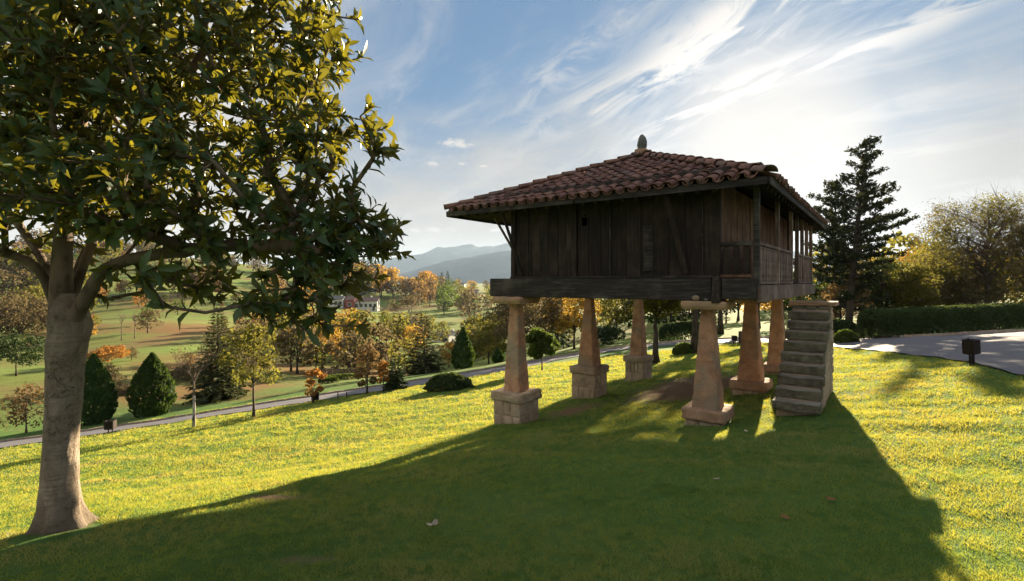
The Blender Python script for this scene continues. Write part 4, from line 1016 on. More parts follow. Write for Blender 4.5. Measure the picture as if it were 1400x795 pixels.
    big = np.zeros((len(arr)+len(T)*6+10, 3)); big[:len(arr)] = arr; cost = np.zeros(len(big)); cnt = len(arr)
    start_ok = np.ones(len(big), bool)
    for i_, l_ in enumerate(limb_id):
        if big[i_, 2] < 2.3: start_ok[i_] = False
    for ti in order:
        t = T[ti]; dd = np.linalg.norm(big[:cnt]-t, axis=1)
        dd2 = dd + 0.25*cost[:cnt] + np.where(start_ok[:cnt], 0, 3.0) + np.where(big[:cnt, 2] > t[2]+.15, .12, 0)
        q = int(np.argmin(dd2)); L = dd[q]; m_ = max(1, min(5, int(L/.22)))
        a0 = big[q].copy(); prev = q; side = np.array([rs.gauss(0, .07), rs.gauss(0, .07), -.10 if L > .5 else .0])*L
        for s in range(1, m_+1):
            tt = s/m_; p = a0+(t-a0)*tt+side*math.sin(math.pi*tt)
            big[cnt] = p; cost[cnt] = cost[prev]+L/m_; P.append(Vector(p)); par.append(prev); limb_id.append(limb_id[q]); minr.append(0); prev = cnt; cnt += 1
        ntips.append(prev)
    N = len(P); acc = np.zeros(N)
    for t in ntips: acc[t] += .0065**2.35
    radv = np.zeros(N)
    for i in range(N-1, -1, -1):
        radv[i] = max(acc[i]**(1/2.35) if acc[i] > 0 else .006, minr[i], .0055)
        if limb_id[i] >= 2: radv[i] = min(radv[i], .040)
        if par[i] >= 0: acc[par[i]] += min(radv[i], .05)**2.35
    kids = [[] for _ in range(N)]
    for i in range(N):
        if par[i] >= 0: kids[par[i]].append(i)
    mbs = [MB() for _ in limbs]
    for i in range(N):
        p = par[i]
        starts = p < 0 or (kids[p] and i != max(kids[p], key=lambda q: radv[q]))
        if not starts: continue
        chain = [i] if p < 0 else [p, i]; c_ = i
        while kids[c_]:
            c_ = max(kids[c_], key=lambda q: radv[q]); chain.append(c_)
        if len(chain) < 2: continue
        rr = [radv[q] for q in chain]
        if p >= 0: rr[0] = rr[1]
        mx = max(rr); sd = 12 if mx > .06 else 7 if mx > .02 else 4
        mbs[limb_id[i]].tube([P[q] for q in chain], [r_*(YT/4.6) for r_ in rr], sd, False)
    for mb in mbs: mb.build('branch', M['magnolia_limb'], o, True)
    # leaves: rosettes at the twig ends
    lm = leaf_mat('magnolia leaf', (0.024, 0.064, 0.030), (0.052, 0.105, 0.040), 0.16, (0.66, 0.58, 0.04), 0.38, (0.062, 0.062, 0.030), 0.28)
    Mx = []; 
    for t in ntips:
        d = P[t]-P[par[t]]; d = d.normalized() if d.length > 1e-4 else Vector((0, 0, 1))
        out = (P[t]-Vector((0, 0, 3.6))); out = out.normalized()
        d = (d*.8+out*.45+Vector((0, 0, .25))).normalized()
        x = d.cross(Vector((.31, .2, .9))).normalized(); y = d.cross(x)
        nl = rs.randint(8, 13); back = P[par[t]]
        for q in range(nl):
            a_ = q*2.4+rs.uniform(-.3, .3); op = rs.uniform(.30, 1.25) if q < nl-2 else rs.uniform(.1, .5)
            s = rs.random()**1.4*1.1; org = P[t].lerp(back, s*.9)
            L = rs.uniform(.085, .185)*(.75 if q >= nl-2 else 1)
            axis = (d*math.cos(op)+(x*math.cos(a_)+y*math.sin(a_))*math.sin(op)+Vector((0, 0, -.22*math.sin(op)))).normalized()
            nrm = (d - axis*d.dot(axis)); nrm = (nrm.normalized() if nrm.length > 1e-3 else x)+Vector((rs.gauss(0, .4), rs.gauss(0, .4), rs.gauss(.1, .4)))
            nrm = (nrm-axis*nrm.dot(axis)).normalized(); sx_ = axis.cross(nrm)
            Mx.append((org, sx_, axis, nrm, L))
    base_v = np.array([(0, 0, 0), (-.135, .30, .04), (0, .30, -.01), (.135, .30, .04), (-.17, .62, .02), (0, .62, -.035), (.17, .62, .02), (0, 1.0, -.17)])
    tri = np.array([(0, 2, 1), (0, 3, 2), (1, 2, 5), (1, 5, 4), (2, 3, 6), (2, 6, 5), (4, 5, 7), (5, 6, 7)])
    O = np.array([tuple(m_[0]) for m_ in Mx]); X = np.array([tuple(m_[1]) for m_ in Mx]); Y = np.array([tuple(m_[2]) for m_ in Mx]); Z = np.array([tuple(m_[3]) for m_ in Mx]); Ls = np.array([m_[4] for m_ in Mx])*(YT/4.8)
    wdw = O+np.array(tuple(base)); px = 700+700*wdw[:, 0]/wdw[:, 1]; py = 385-700*(wdw[:, 2]-CAM_Z)/wdw[:, 1]
    vis = (px > 0) & (px < 1400) & (py > 0) & (py < 795)
    app = np.where(vis, Ls/np.maximum(wdw[:, 1], .5), 0); od = np.argsort(-app); single = set(od[:300].tolist())
    shared = [np_mesh('leaf', base_v*np.array([s, 1, b_]), tri, (lm,), True, {'rnd': ('FACE', np.full(8, r_))}) for s, b_, r_ in ((1, 1, .2), (.9, 1.6, .5), (1.1, .6, .8), (.95, 2.2, .35))]
    for i in single:
        rot = Matrix((Vector(X[i]), Vector(Y[i]), Vector(Z[i]))).transposed().to_4x4()
        link_mesh('leaf', shared[i % 4], None, o, Matrix.Translation(Vector(O[i])) @ rot @ Matrix.Scale(float(Ls[i]), 4))
    idx = np.array([i for i in range(len(Mx)) if i not in single])
    curl = rng.uniform(.4, 2.2, len(idx)); wd_ = rng.uniform(.85, 1.15, len(idx))
    bv = base_v[None]*np.stack([wd_, np.ones(len(idx)), curl], 1)[:, None, :]
    v = O[idx][:, None]+(bv[..., 0:1]*X[idx][:, None]+bv[..., 1:2]*Y[idx][:, None]+bv[..., 2:3]*Z[idx][:, None])*Ls[idx][:, None, None]
    f = (np.arange(len(idx))*8)[:, None, None]+tri[None]
    me = np_mesh('foliage', v.reshape(-1, 3), f.reshape(-1, 3), (lm,), True, {'rnd': ('FACE', np.repeat(rng.random(len(idx)), 8))})
    fo = link_mesh('foliage', me, None, o); tag(fo, kind='stuff')
    print('magnolia leaves', len(Mx), 'tips', len(ntips))
magnolia()
# ------------------------------------------------------------------ trees and shrubs of the park
def at(px, d):
    x = (px-700)/700*d; return Vector((x, d, hz(x, d)-0.03))
def ht(px, d, top): return (385-top)/700*d+CAM_Z-at(px, d).z       # real height of something whose tip shows at that row
def wd(npx, d): return npx/700*d
# left of the granary, beyond the drive and on its near verge
p = hit(128, 580); egg(p, ht(128, p.y, 486), wd(25, p.y), 'dark green conical cypress just right of the magnolia trunk', n=5200, size=.28, rough=.05)
p = hit(208, 569); egg(p, ht(208, p.y, 484), wd(26, p.y), 'dark green egg-shaped cypress standing alone beside the drive', n=5200, size=.28, belly=.36)
p = at(298, 37); conifer(p, ht(298, 37, 420), wd(42, 37), 'tall olive green spruce between the bare birch and the yellow sapling', 'spruce', 30, 11, .02, .28, .58, 3, 'spruce_tree', dens=14)
p = hit(265, 585); bare_tree(p, ht(265, p.y, 462), 'leafless birch sapling with a white speckled trunk on the lawn', 'twig', 4, 5, .34, 'birch_sapling', leaf='brown', nleaf=250, size=.09, clear=.36, trunk_mat='bark_birch', trunk_r=.055)
p = hit(347, 571); deciduous(p, ht(347, p.y, 440), wd(38, p.y), 1.2, 'olive', 'slender sapling with yellow olive leaves on the lawn by the drive', 1500, .20, 'bark', 10, .42, 8, 6, name='young_tree', trunk_r=.06)
p = hit(427, 552); deciduous(p, ht(427, p.y, 506), wd(15, p.y), .35, 'orange', 'small drooping sapling with bright orange leaves by the drive', 420, .20, 'bark', 6, .45, 2, 7, name='young_tree', trunk_r=.03, lean=-.1)
p = hit(502, 540); deciduous(p, ht(502, p.y, 468), wd(17, p.y), .3, 'rust', 'bronze brown narrow sapling beside the orange ones', 1100, .19, 'bark', 12, .42, 4, 8, name='young_tree', trunk_r=.05)
p = hit(524, 536); deciduous(p, ht(524, p.y, 494), wd(9, p.y), .4, 'orange', 'upright orange sapling between the bronze sapling and a small conifer', 420, .18, 'bark', 7, .5, 2, 9, name='young_tree', trunk_r=.03)
p = hit(541, 534); conifer(p, ht(541, p.y, 488), wd(13, p.y), 'small dark conifer beside the drive right of the orange sapling', 'dark', 12, 8, .02, .15, .5, 5)
p = at(615, 33.5); p = hit(615, 533); dome(p, wd(35, p.y), wd(24, p.y), wd(22, p.y), 'low wide clipped shrub like a cushion on the lawn', n=5200, size=.16, rz=-.35)
p = at(580, 52); conifer(p, ht(580, 52, 434), wd(33, 52), 'broad olive cedar with grey green boughs below the white houses', 'spruce', 20, 10, .02, .12, .75, 6, 'cedar_tree', dens=11, power=.75)
p = at(633, 50); egg(p, ht(633, 50, 448), wd(15, 50), 'narrow dark cypress left of the granary', n=3600, size=.35, name='cypress_tree', belly=.25)
p = at(681, 52); egg(p, ht(681, 52, 476), wd(8, 52), 'short dark cypress against the yellow bushes', n=1500, size=.3, name='cypress_tree')
p = at(668, 62); deciduous(p, ht(668, 62, 440), wd(34, 62), 1.2, 'olive', 'round olive yellow tree left of the granary pillars', 4200, .34, 'bark_dark', 14, .4, 2, 12, name='broadleaf_tree')
p = at(640, 75); deciduous(p, ht(640, 75, 452), wd(24, 75), 1., 'brown', 'brown thin tree behind the narrow cypress', 1800, .34, 'bark', 10, .4, 3, 13)
p = at(22, 47); deciduous(p, ht(22, 47, 460), wd(40, 47), 1.1, 'dark', 'flat topped dark tree alone on the meadow at the far left', 3000, .24, 'bark_dark', 12, .4, 2, 14, squash=.55)
p = hit(36, 592); deciduous(p, ht(36, p.y, 528), wd(36, p.y), .4, 'rust', 'spreading rusty twiggy shrub left of the magnolia trunk', 1300, .16, 'twig', 12, .42, 9, 15, name='autumn_shrub', cat='shrub')
p = at(148, 55); deciduous(p, ht(148, 55, 476), wd(24, 55), .5, 'orange', 'wide orange bush behind the two dark cypresses', 1600, .26, 'twig', 8, .45, 3, 16, name='autumn_shrub', cat='shrub', squash=.6)
for i, (px, d, top, lab) in enumerate(((166, 78, 424, 'pale leafless sapling on the meadow, left of a pair'), (184, 80, 423, 'pale leafless sapling on the meadow, right of a pair'))):
    p = at(px, d); bare_tree(p, ht(px, d, top), lab, 'twig', 20+i, 5, .3, 'bare_sapling', 'bare saplings on the meadow', clear=.4)
p = at(281, 185); deciduous(p, ht(281, 185, 370), wd(29, 185), 1.5, 'rust', 'large round rust brown tree on the far meadow', 4200, .9, 'bark_dark', 16, .38, 1, 22)
p = at(398, 58); deciduous(p, ht(398, 58, 432), wd(36, 58), 2.0, 'olive', 'tall airy yellow green tree right of the yellow sapling', 2600, .30, 'bark', 13, .36, 7, 23)
p = at(440, 62); deciduous(p, ht(440, 62, 440), wd(30, 62), 1.8, 'gold', 'airy golden tree in the middle of the valley planting', 2200, .32, 'bark', 12, .36, 6, 24)
p = at(470, 72); deciduous(p, ht(470, 72, 462), wd(22, 72), .6, 'gold', 'bright yellow rounded bush beyond the drive', 1900, .34, 'bark', 10, .42, 2, 25, name='autumn_shrub', cat='shrub')
p = at(322, 52); deciduous(p, ht(322, 52, 446), wd(36, 52), 1.5, 'brown', 'brownish half bare tree behind the yellow sapling', 1500, .26, 'twig', 12, .36, 9, 26)
p = at(365, 66); deciduous(p, ht(365, 66, 436), wd(30, 66), 1.5, 'brown', 'thin brown tree behind the tall airy one', 1600, .3, 'twig', 11, .36, 8, 27)
p = at(556, 98); bare_tree(p, ht(556, 98, 392), 'big spreading bare tree below the red and white house', 'twig', 31, 6, .55, 'bare_tree', leaf='brown', nleaf=900, size=.35, clear=.3, width=1.3)
p = at(560, 82); deciduous(p, ht(560, 82, 446), wd(20, 82), 1.0, 'olive', 'olive tree at the foot of the big bare tree', 1800, .36, 'bark', 10, .4, 2, 32)
p = at(515, 66); deciduous(p, ht(515, 66, 470), wd(26, 66), .8, 'brown', 'tawny bush behind the bronze sapling', 1900, .3, 'twig', 10, .42, 4, 33, name='autumn_shrub', cat='shrub')
p = at(250, 46); deciduous(p, ht(250, 46, 505), wd(24, 46), .3, 'brown', 'low brown thicket behind the birch sapling', 1500, .22, 'twig', 10, .45, 7, 34, name='thicket', cat='shrub', squash=.6)
p = at(172, 40); deciduous(p, ht(172, 40, 532), wd(26, 40), .2, 'brown', 'low brown thicket between the two dark cypresses', 1500, .2, 'twig', 10, .45, 7, 35, name='thicket', cat='shrub', squash=.6)
# seen under the granary
p = hit(741, 507); deciduous(p, ht(741, p.y, 452), wd(24, p.y), .7, 'green', 'dark bushy small tree seen between the left pillars', 4600, .2, 'bark_dark', 14, .42, 3, 40)
p = at(785, 52); deciduous(p, ht(785, 52, 396), wd(36, 52), 1.4, 'gold', 'glowing golden tree seen under the granary', 5200, .28, 'bark_dark', 16, .38, 3, 41)
p = at(738, 52); deciduous(p, ht(738, 52, 384), wd(40, 52), 1.8, 'brown', 'dull brown tree behind the dark bushy one', 3400, .38, 'bark_dark', 14, .38, 4, 42)
p = at(760, 75); conifer(p, ht(760, 75, 380), wd(26, 75), 'dark conifer behind the golden tree', 'dark', 18, 8, .03, .15, .9, 43)
p = at(832, 50); deciduous(p, ht(832, 50, 448), wd(22, 50), .4, 'dark', 'dark rounded bush right of the disc capped pillar', 2600, .24, 'bark_dark', 10, .42, 2, 44, name='evergreen_shrub', cat='shrub')
p = at(842, 62); deciduous(p, ht(842, 62, 392), wd(38, 62), 2.0, 'olive', 'leafy olive tree behind the farthest left pillar', 4200, .30, 'bark_dark', 15, .36, 4, 45)
p = hit(896, 497); deciduous(p, ht(896, p.y, 396), wd(44, p.y), 2.6, 'olive', 'spreading tree with a dark leaning trunk on the lawn behind the pillars', 2600, .19, 'bark_dark', 14, .30, 6, 46, trunk_r=.17, lean=.05)
p = hit(950, 484); deciduous(p, ht(950, p.y, 272), wd(44, p.y), 5.0, 'olive', 'tree with a straight dark trunk left of the nearest pillar', 5200, .22, 'bark_dark', 11, .34, 4, 47, trunk_r=.20)
p = hit(937, 484); dome(p, wd(17, p.y), wd(15, p.y), wd(15, p.y), 'small bright green ball shrub on the lawn behind the nearest pillar', 'green', 2600, .16, rough=.06)
p = at(985, 46); deciduous(p, ht(985, 46, 268), wd(44, 46), 6.0, 'olive', 'yellow green tree between the nearest pillar and the dark one', 7500, .26, 'bark_dark', 12, .36, 4, 48)
p = at(1036, 50); deciduous(p, ht(1036, 50, 288), wd(38, 50), 1.2, 'gold', 'golden tree glimpsed behind the right pillars', 6500, .28, 'bark_dark', 10, .4, 3, 49)
# right of the granary
p = hit(1157, 469); dome(p, wd(16, p.y), wd(14, p.y), wd(17, p.y), 'small round shrub between the steps and the long hedge', 'green', 2400, .12, rough=.06)
p = at(1148, 33); dome(p, wd(30, 33), wd(20, 33), wd(22, 33), 'dark low shrub behind the round one by the steps', 'dark', 2400, .2)
p = at(1150, 42); deciduous(p, ht(1150, 42, 383), wd(34, 42), .5, 'rust', 'reddish brown shrub in the shade under the tall pine', 2600, .22, 'bark_dark', 12, .42, 4, 52, name='autumn_shrub', cat='shrub')
def big_pine(px, d, top, lean_px, label, seed, n_b, t0, len_top, len_low, reach, skirt):
    b = at(px, d); h = ht(px, d, top); rs = random.Random(seed)
    o = empty('pine_tree', b, 0, label, 'tree'); mb = MB()
    lean = wd(lean_px, d)
    def tp(t): return Vector((lean*t**1.2, 0, h*t))
    mb.tube([tp(t) for t in np.linspace(0, 1, 10)], [h*.020*(1-.93*t) for t in np.linspace(0, 1, 10)], 8); mb.build('trunk', M['bark_dark'], o, True)
    C, Dd, S = [], [], []
    bo = MB()
    def bough(t, az, L, rise, thick=1.0):
        p0 = tp(t); dr = Vector((math.cos(az), math.sin(az), 0)); pts = []
        for s in np.linspace(0, 1, 6): pts.append(p0+dr*L*s+Vector((0, 0, rise*L*s+.16*L*s*s)))
        bo.tube(pts, [h*.0055*(1-.8*s)*thick for s in np.linspace(0, 1, 6)], 4, False)
        m_ = int(L*8)+2
        for q in range(m_):
            s = .30+.70*(q+rs.random())/m_; i = min(int(s*5), 4); p = pts[i].lerp(pts[i+1], s*5-i)
            off = Vector((rs.gauss(0, .12), rs.gauss(0, .22), rs.gauss(.08, .09)))*(1.2-.5*s)
            for k in range(8):
                dd = (dr*.5+Vector((rs.gauss(0, .6), rs.gauss(0, .6), rs.gauss(.55, .4)))).normalized()
                C.append(p+off+Vector((rs.gauss(0, .10), rs.gauss(0, .10), rs.gauss(0, .09)))); Dd.append(dd); S.append(rs.uniform(.22, .42))
    for k in range(n_b):
        t = t0+(.99-t0)*(k/(n_b-1)); az = k*2.4+rs.uniform(-.4, .4)
        L = (len_low*(1-t)/(1-t0)+len_top)*rs.choice((.35, .6, .9, 1.1, 1.45)); bough(t, az, L, rs.uniform(-.05, .5))
    for t, L, rise in reach: bough(t, rs.uniform(-.3, .3), L*.92, rise, 1.5)
    for k in range(skirt): bough(.10+(t0-.08)*rs.random(), rs.uniform(0, 6.28), rs.uniform(1.5, 3.4), rs.uniform(-.2, .12))
    bo.build('branches', M['bark_dark'], o)
    v, f = cards(np.array([tuple(c) for c in C]), np.array(S), None, np.array([tuple(x) for x in Dd]), .36, .6); leaf_object('crown', v, f, LEAF['pine'], o)
big_pine(1160, 40.0, 192, 26, 'tall ragged dark pine with long boughs reaching right', 77, 46, .40, .72, 2.0, ((.50, 5.4, .10), (.56, 4.8, .06), (.62, 3.4, .20), (.70, 2.6, .28), (.46, 3.6, -.02)), 30)
big_pine(1140, 45.0, 252, 3, 'second dark pine with a broad crown standing left of the tall ragged one', 78, 58, .36, .95, 2.5, ((.55, 2.8, .2),), 24)
p = at(1236, 62); deciduous(p, ht(1236, 62, 343), wd(40, 62), 2.2, 'gold', 'golden orange tree right of the tall pine', 2600, .32, 'bark_dark', 15, .36, 6, 56)
p = at(1205, 52); deciduous(p, ht(1205, 52, 352), wd(32, 52), 1.4, 'olive', 'olive tree half hidden between the pine and the golden tree', 3000, .28, 'bark_dark', 14, .38, 3, 57)
p = at(1285, 54); deciduous(p, ht(1285, 54, 330), wd(40, 54), 1.2, 'olive', 'loose yellow green tree behind the middle of the long hedge', 6000, .24, 'bark_dark', 16, .36, 6, 58)
p = at(1350, 44); deciduous(p, ht(1350, 44, 266), wd(86, 44), 3.0, 'olive', 'largest spreading tree at the right, thin yellow green leaves on grey limbs', 9500, .19, 'bark', 34, .27, 22, 59, trunk_r=.24)
p = at(1322, 47); bare_tree(p, ht(1322, 47, 268), 'tall half bare tree with upswept twigs left of the largest spreading tree', 'twig', 60, 6, .36, 'bare_tree', leaf='brown', nleaf=2400, size=.17, clear=.2, width=1.3)
p = at(1405, 40); deciduous(p, ht(1405, 40, 300), wd(38, 40), 1.5, 'brown', 'dark brownish tree at the right edge', 3000, .26, 'bark_dark', 14, .4, 4, 61)
p = at(1388, 52); deciduous(p, ht(1388, 52, 350), wd(36, 52), .8, 'gold', 'yellow bush under the trees at the right edge', 2000, .28, 'bark_dark', 12, .4, 2, 62, name='autumn_shrub', cat='shrub')
p = at(1178, 47); deciduous(p, ht(1178, 47, 352), wd(34, 47), .5, 'brown', 'shaded brown tree just right of the pine trunk', 3600, .24, 'bark_dark', 13, .42, 3, 200)
p = at(1222, 49); deciduous(p, ht(1222, 49, 362), wd(34, 49), .5, 'olive', 'low olive tree below the golden orange one', 3600, .24, 'bark_dark', 13, .42, 3, 201)
p = at(1256, 46); deciduous(p, ht(1256, 46, 368), wd(34, 46), .5, 'brown', 'brown bushy tree behind the left half of the hedge', 3600, .24, 'bark_dark', 13, .42, 3, 202)
p = at(1300, 48); deciduous(p, ht(1300, 48, 360), wd(34, 48), .5, 'olive', 'dense olive bush behind the right half of the hedge', 3600, .24, 'bark_dark', 13, .42, 3, 203)
p = at(1330, 45); deciduous(p, ht(1330, 45, 372), wd(34, 45), .5, 'brown', 'brown bush at the foot of the half bare tree', 3600, .24, 'bark_dark', 13, .42, 3, 204)
p = at(1372, 46); deciduous(p, ht(1372, 46, 352), wd(34, 46), .5, 'olive', 'olive bush right of the largest spreading tree', 3600, .24, 'bark_dark', 13, .42, 3, 205)
p = at(1190, 56); deciduous(p, ht(1190, 56, 345), wd(34, 56), .5, 'dark', 'dark evergreen bush between pine and golden tree', 3600, .24, 'bark_dark', 13, .42, 3, 206)
p = at(704, 45); deciduous(p, ht(704, 45, 392), wd(36, 45), 1.6, 'brown', 'brown olive tree just left of the front left pillar', 3400, .26, 'bark_dark', 14, .38, 5, 71)
p = at(26, 82); deciduous(p, ht(26, 82, 408), wd(52, 82), .6, 'brown', 'huge rounded olive brown bush on the meadow at the far left', 5200, .5, 'bark_dark', 16, .4, 1, 72, name='autumn_shrub', cat='shrub')
p = at(66, 118); deciduous(p, ht(66, 118, 396), wd(50, 118), .8, 'olive', 'huge rounded yellow olive bush behind the brown one, far left', 4600, .7, 'bark_dark', 16, .4, 1, 73, name='autumn_shrub', cat='shrub')
p = at(100, 76); deciduous(p, ht(100, 76, 430), wd(26, 76), .4, 'gold', 'tawny bush just behind the magnolia trunk', 2200, .4, 'bark_dark', 12, .4, 1, 74, name='autumn_shrub', cat='shrub')
for i, (px, d, top, kind, lab) in enumerate(((1212, 44, 350, 'dark', 'dark leafy tree close behind the left third of the hedge'), (1246, 42, 362, 'olive', 'olive bush right behind the hedge, left of its middle'), (1275, 50, 346, 'brown', 'brown tree behind the middle of the hedge'))):
    p = at(px, d); deciduous(p, ht(px, d, top), wd(34, d), .5, kind, lab, 4600, .22, 'bark_dark', 14, .42, 3, 80+i)
def hedge(A, B, hA, hB, w_, label, leaf='hedge', size=.12, n=14000):
    A, B = Vector(A), Vector(B); o = empty('hedge', (A.x, A.y, A.z), 0, label, 'hedge'); d = B-A; L = Vector((d.x, d.y, 0)).length; e = Vector((d.x, d.y, 0)).normalized(); s = Vector((e.y, -e.x, 0))
    mb = MB()   # woody inside
    for k in range(int(L*3)):
        q = A.lerp(B, (k+.5)/int(L*3))-A; hh = hA+(hB-hA)*k/int(L*3)
        for j in range(3):
            r0 = q+s*random.uniform(-.3, .3)*w_; mb.tube([r0, r0+Vector((random.uniform(-.2, .2), random.uniform(-.2, .2), hh*.8))], [.02, .008], 3)
    mb.build('stems', M['bark_dark'], o)
    t = rng.random(n); t = np.where(rng.random(n) < .04, np.where(t > .5, 1, 0)-(t-.5)*.01, t)
    hh = hA+(hB-hA)*t
    a = rng.random(n)*np.pi; ca, sa = np.cos(a), np.sin(a); pw = .45
    cx = np.sign(ca)*np.abs(ca)**pw*w_/2; cz = np.abs(sa)**pw*hh*.97
    end = np.minimum(t, 1-t)*L; rd = np.sqrt(np.clip(1-(1-np.clip(end/(w_*.6), 0, 1))**2, 0.02, 1)); cx = cx*rd; cz = cz*(.6+.4*rd)
    lum = 1+.02*np.sin(t*L*2.1+a*3)+.018*np.sin(t*L*5.3-a*5); k_ = (1-rng.random(n)**2.5*.35)*lum
    dz = (B.z-A.z)*t
    c = np.stack([e.x*t*L+s.x*cx*k_, e.y*t*L+s.y*cx*k_, dz+cz*k_+.02], 1)
    nr = np.stack([s.x*ca, s.y*ca, sa], 1)
    v, f = cards(c, size*rng.uniform(.6, 1.4, n), nr); leaf_object('foliage', v, f, LEAF[leaf], o); return o
a = at(1184, 25.2); b = at(1397, 32.5); hedge(a, b, 1.5, 1.52, 1.6, 'long clipped dark hedge curving along the far side of the drive', n=60000, size=.13)
a = at(902, 44); b = at(958, 42); hedge(a, b, 1.6, 1.7, 1.2, 'dark hedge block behind the ball shrub and the trunks', 'dark', .17, 5000)
for i, (pa, da, pb, db, lab) in enumerate(((436, 44, 462, 45.5, 'low clipped hedge row beyond the drive, nearer the orange sapling'), (444, 48, 492, 50, 'low clipped hedge row beyond the drive, below the rail fence'))):
    hedge(at(pa, da), at(pb, db), .55, .6, .8, lab, 'green', .14, 1600)
# far trees: twelve crowns built once, copied one by one onto the hillsides
far_proto = {}
def far_tree(kind, shape, seed):
    rs = random.Random(seed)
    if shape == 'round':
        tr, lb, cl = tree_skeleton(1.0, .42, .18, 0, 11, seed); mb = wood_mb(tr, lb, .022, 5, 0, seed)
        p, d, k = crown_points(520, np.array([tuple(c) for c in cl]), .42*.42, .85); v, f = cards(p, .075*rng.uniform(.7, 1.4, len(p)), d*.5+np.array([0, 0, .4]), aspect=.8)
    elif shape == 'tall':
        tr, lb, cl = tree_skeleton(1.0, .24, .15, 0, 11, seed); mb = wood_mb(tr, lb, .018, 5, 0, seed)
        p, d, k = crown_points(420, np.array([tuple(c) for c in cl]), .24*.5, 1.1); v, f = cards(p, .07*rng.uniform(.7, 1.4, len(p)), d*.5, aspect=.8)
    else:
        mb = MB(); mb.tube([(0, 0, 0), (0, 0, 1)], [.018, .002], 5); n = 460; t = rng.random(n)**1.3; a_ = rng.random(n)*6.28
        lay = np.floor(t*11)/11; r_ = .23*(1-t)**.8*(.55+.6*(1-(t-lay)*11))*rng.uniform(.5, 1.0, n)
        p = np.stack([r_*np.cos(a_), r_*np.sin(a_), .06+.94*t], 1); v, f = cards(p, .085*rng.uniform(.6, 1.2, n)*(1.1-t*.6), None, np.stack([np.cos(a_), np.sin(a_), -.3+0*a_], 1), .5)
    wv = np.array(mb.v); wf = [q for q in mb.f if len(q) == 4]; wf = np.array(wf)
    V_ = np.concatenate([wv, v]); F_ = np.concatenate([wf, f+len(wv)]); mi = np.concatenate([np.zeros(len(wf)), np.ones(len(f))])
    return np_mesh('far_tree', V_, F_, (M['bark_dark'], LEAF[kind]), False, {'rnd': ('FACE', rng.random(len(F_)))}, mi)
def get_far(kind, shape):
    ks = far_proto.setdefault((kind, shape), [])
    if len(ks) < 2: ks.append(far_tree(kind, shape, 100+len(far_proto)*7+len(ks))); return ks[-1]
    return random.choice(ks)
ADJ = {'olive': 'olive green', 'green': 'green', 'gold': 'golden', 'orange': 'orange', 'rust': 'rust red', 'brown': 'brown', 'dark': 'dark evergreen', 'spruce': 'grey green'}
NM = {'round': 'broadleaf_tree', 'tall': 'poplar_tree', 'cone': 'conifer_tree'}
def grove(px0, px1, d0, d1, n, hmin, hmax, palette, where, hide=None, zig=None):
    rs = random.Random(int(px0*7+d0)); placed = []; made = []
    for i in range(n*6):
        if len(placed) >= n: break
        px = rs.uniform(px0, px1); d = math.sqrt(rs.uniform(d0*d0, d1*d1)); q = at(px, d); h = rs.uniform(hmin, hmax)
        if any((q.xy-w_.xy).length < h*.33 for w_ in placed): continue
        kind, shape = rs.choice(palette); placed.append(q)
        o = bpy.data.objects.new(NM[shape], get_far(kind, shape)); COL.objects.link(o); o.location = q; o.rotation_euler = (0, 0, rs.uniform(0, 6.28))
        s = h*rs.uniform(.9, 1.1); o.scale = (s*rs.uniform(.9, 1.25), s*rs.uniform(.9, 1.25), h)
        made.append((o, '%s %s' % (ADJ[kind], {'round': 'round crowned tree', 'tall': 'slim tree', 'cone': 'pointed conifer'}[shape]), px, d, h))
    # say which one it is: by size first, then by place, among its look-alikes of the same grove
    ORD = ['leftmost', 'second from the left', 'third from the left', 'fourth from the left', 'fifth from the left']
    for lk in sorted(set(m_[1] for m_ in made)):
        g_ = sorted([m_ for m_ in made if m_[1] == lk], key=lambda m_: m_[2]); big = max(g_, key=lambda m_: m_[4]/m_[3])
        for i, m_ in enumerate(g_):
            if len(g_) == 1: lab = 'the only %s %s' % (lk, where)
            elif m_ is big: lab = 'largest %s %s' % (lk, where)
            elif len(g_) <= 5: lab = '%s %s %s' % (ORD[i], lk, where)
            elif i == 0: lab = 'leftmost %s %s' % (lk, where)
            elif i == len(g_)-1: lab = 'rightmost %s %s' % (lk, where)
            else: lab = 'middling %s %s' % (lk, where)
            tag(m_[0], lab, 'tree', 'trees '+where)
aut = [('gold', 'round'), ('rust', 'round'), ('brown', 'round'), ('orange', 'round'), ('olive', 'round')]
grove(468, 605, 270, 330, 30, 11, 17, aut+[('gold', 'round'), ('rust', 'tall'), ('gold', 'tall')], 'above the long house')
for px, d, h in ((497, 300, 21), (506, 305, 23), (513, 298, 20), (604, 330, 16), (612, 335, 17), (576, 320, 15)):
    q = at(px, d); o = bpy.data.objects.new('conifer_tree', get_far('dark', 'cone')); COL.objects.link(o); o.location = q; o.scale = (h*1.2, h*1.2, h); tag(o, 'dark evergreen tall conifer standing out of the autumn wood', 'tree', 'tall dark conifers of the autumn wood')
grove(596, 900, 400, 640, 30, 8, 13, aut+[('dark', 'cone'), ('spruce', 'cone'), ('brown', 'round')], 'on the far ridge by the village')
grove(590, 725, 190, 330, 24, 7, 12, [('olive', 'round'), ('brown', 'round'), ('rust', 'round'), ('brown', 'round'), ('green', 'round')], 'beyond the white cottage')
grove(-40, 112, 125, 215, 26, 8, 13, [('brown', 'round'), ('green', 'round'), ('olive', 'round'), ('brown', 'round')], 'in the brown wood at far left')
grove(-60, 112, 200, 330, 10, 9, 15, [('brown', 'round'), ('brown', 'round'), ('olive', 'round'), ('rust', 'round'), ('green', 'round')], 'in the far left wood')
grove(110, 330, 300, 420, 18, 9, 14, [('brown', 'round'), ('olive', 'round'), ('rust', 'round'), ('green', 'round')], 'on the hilltop behind the magnolia')
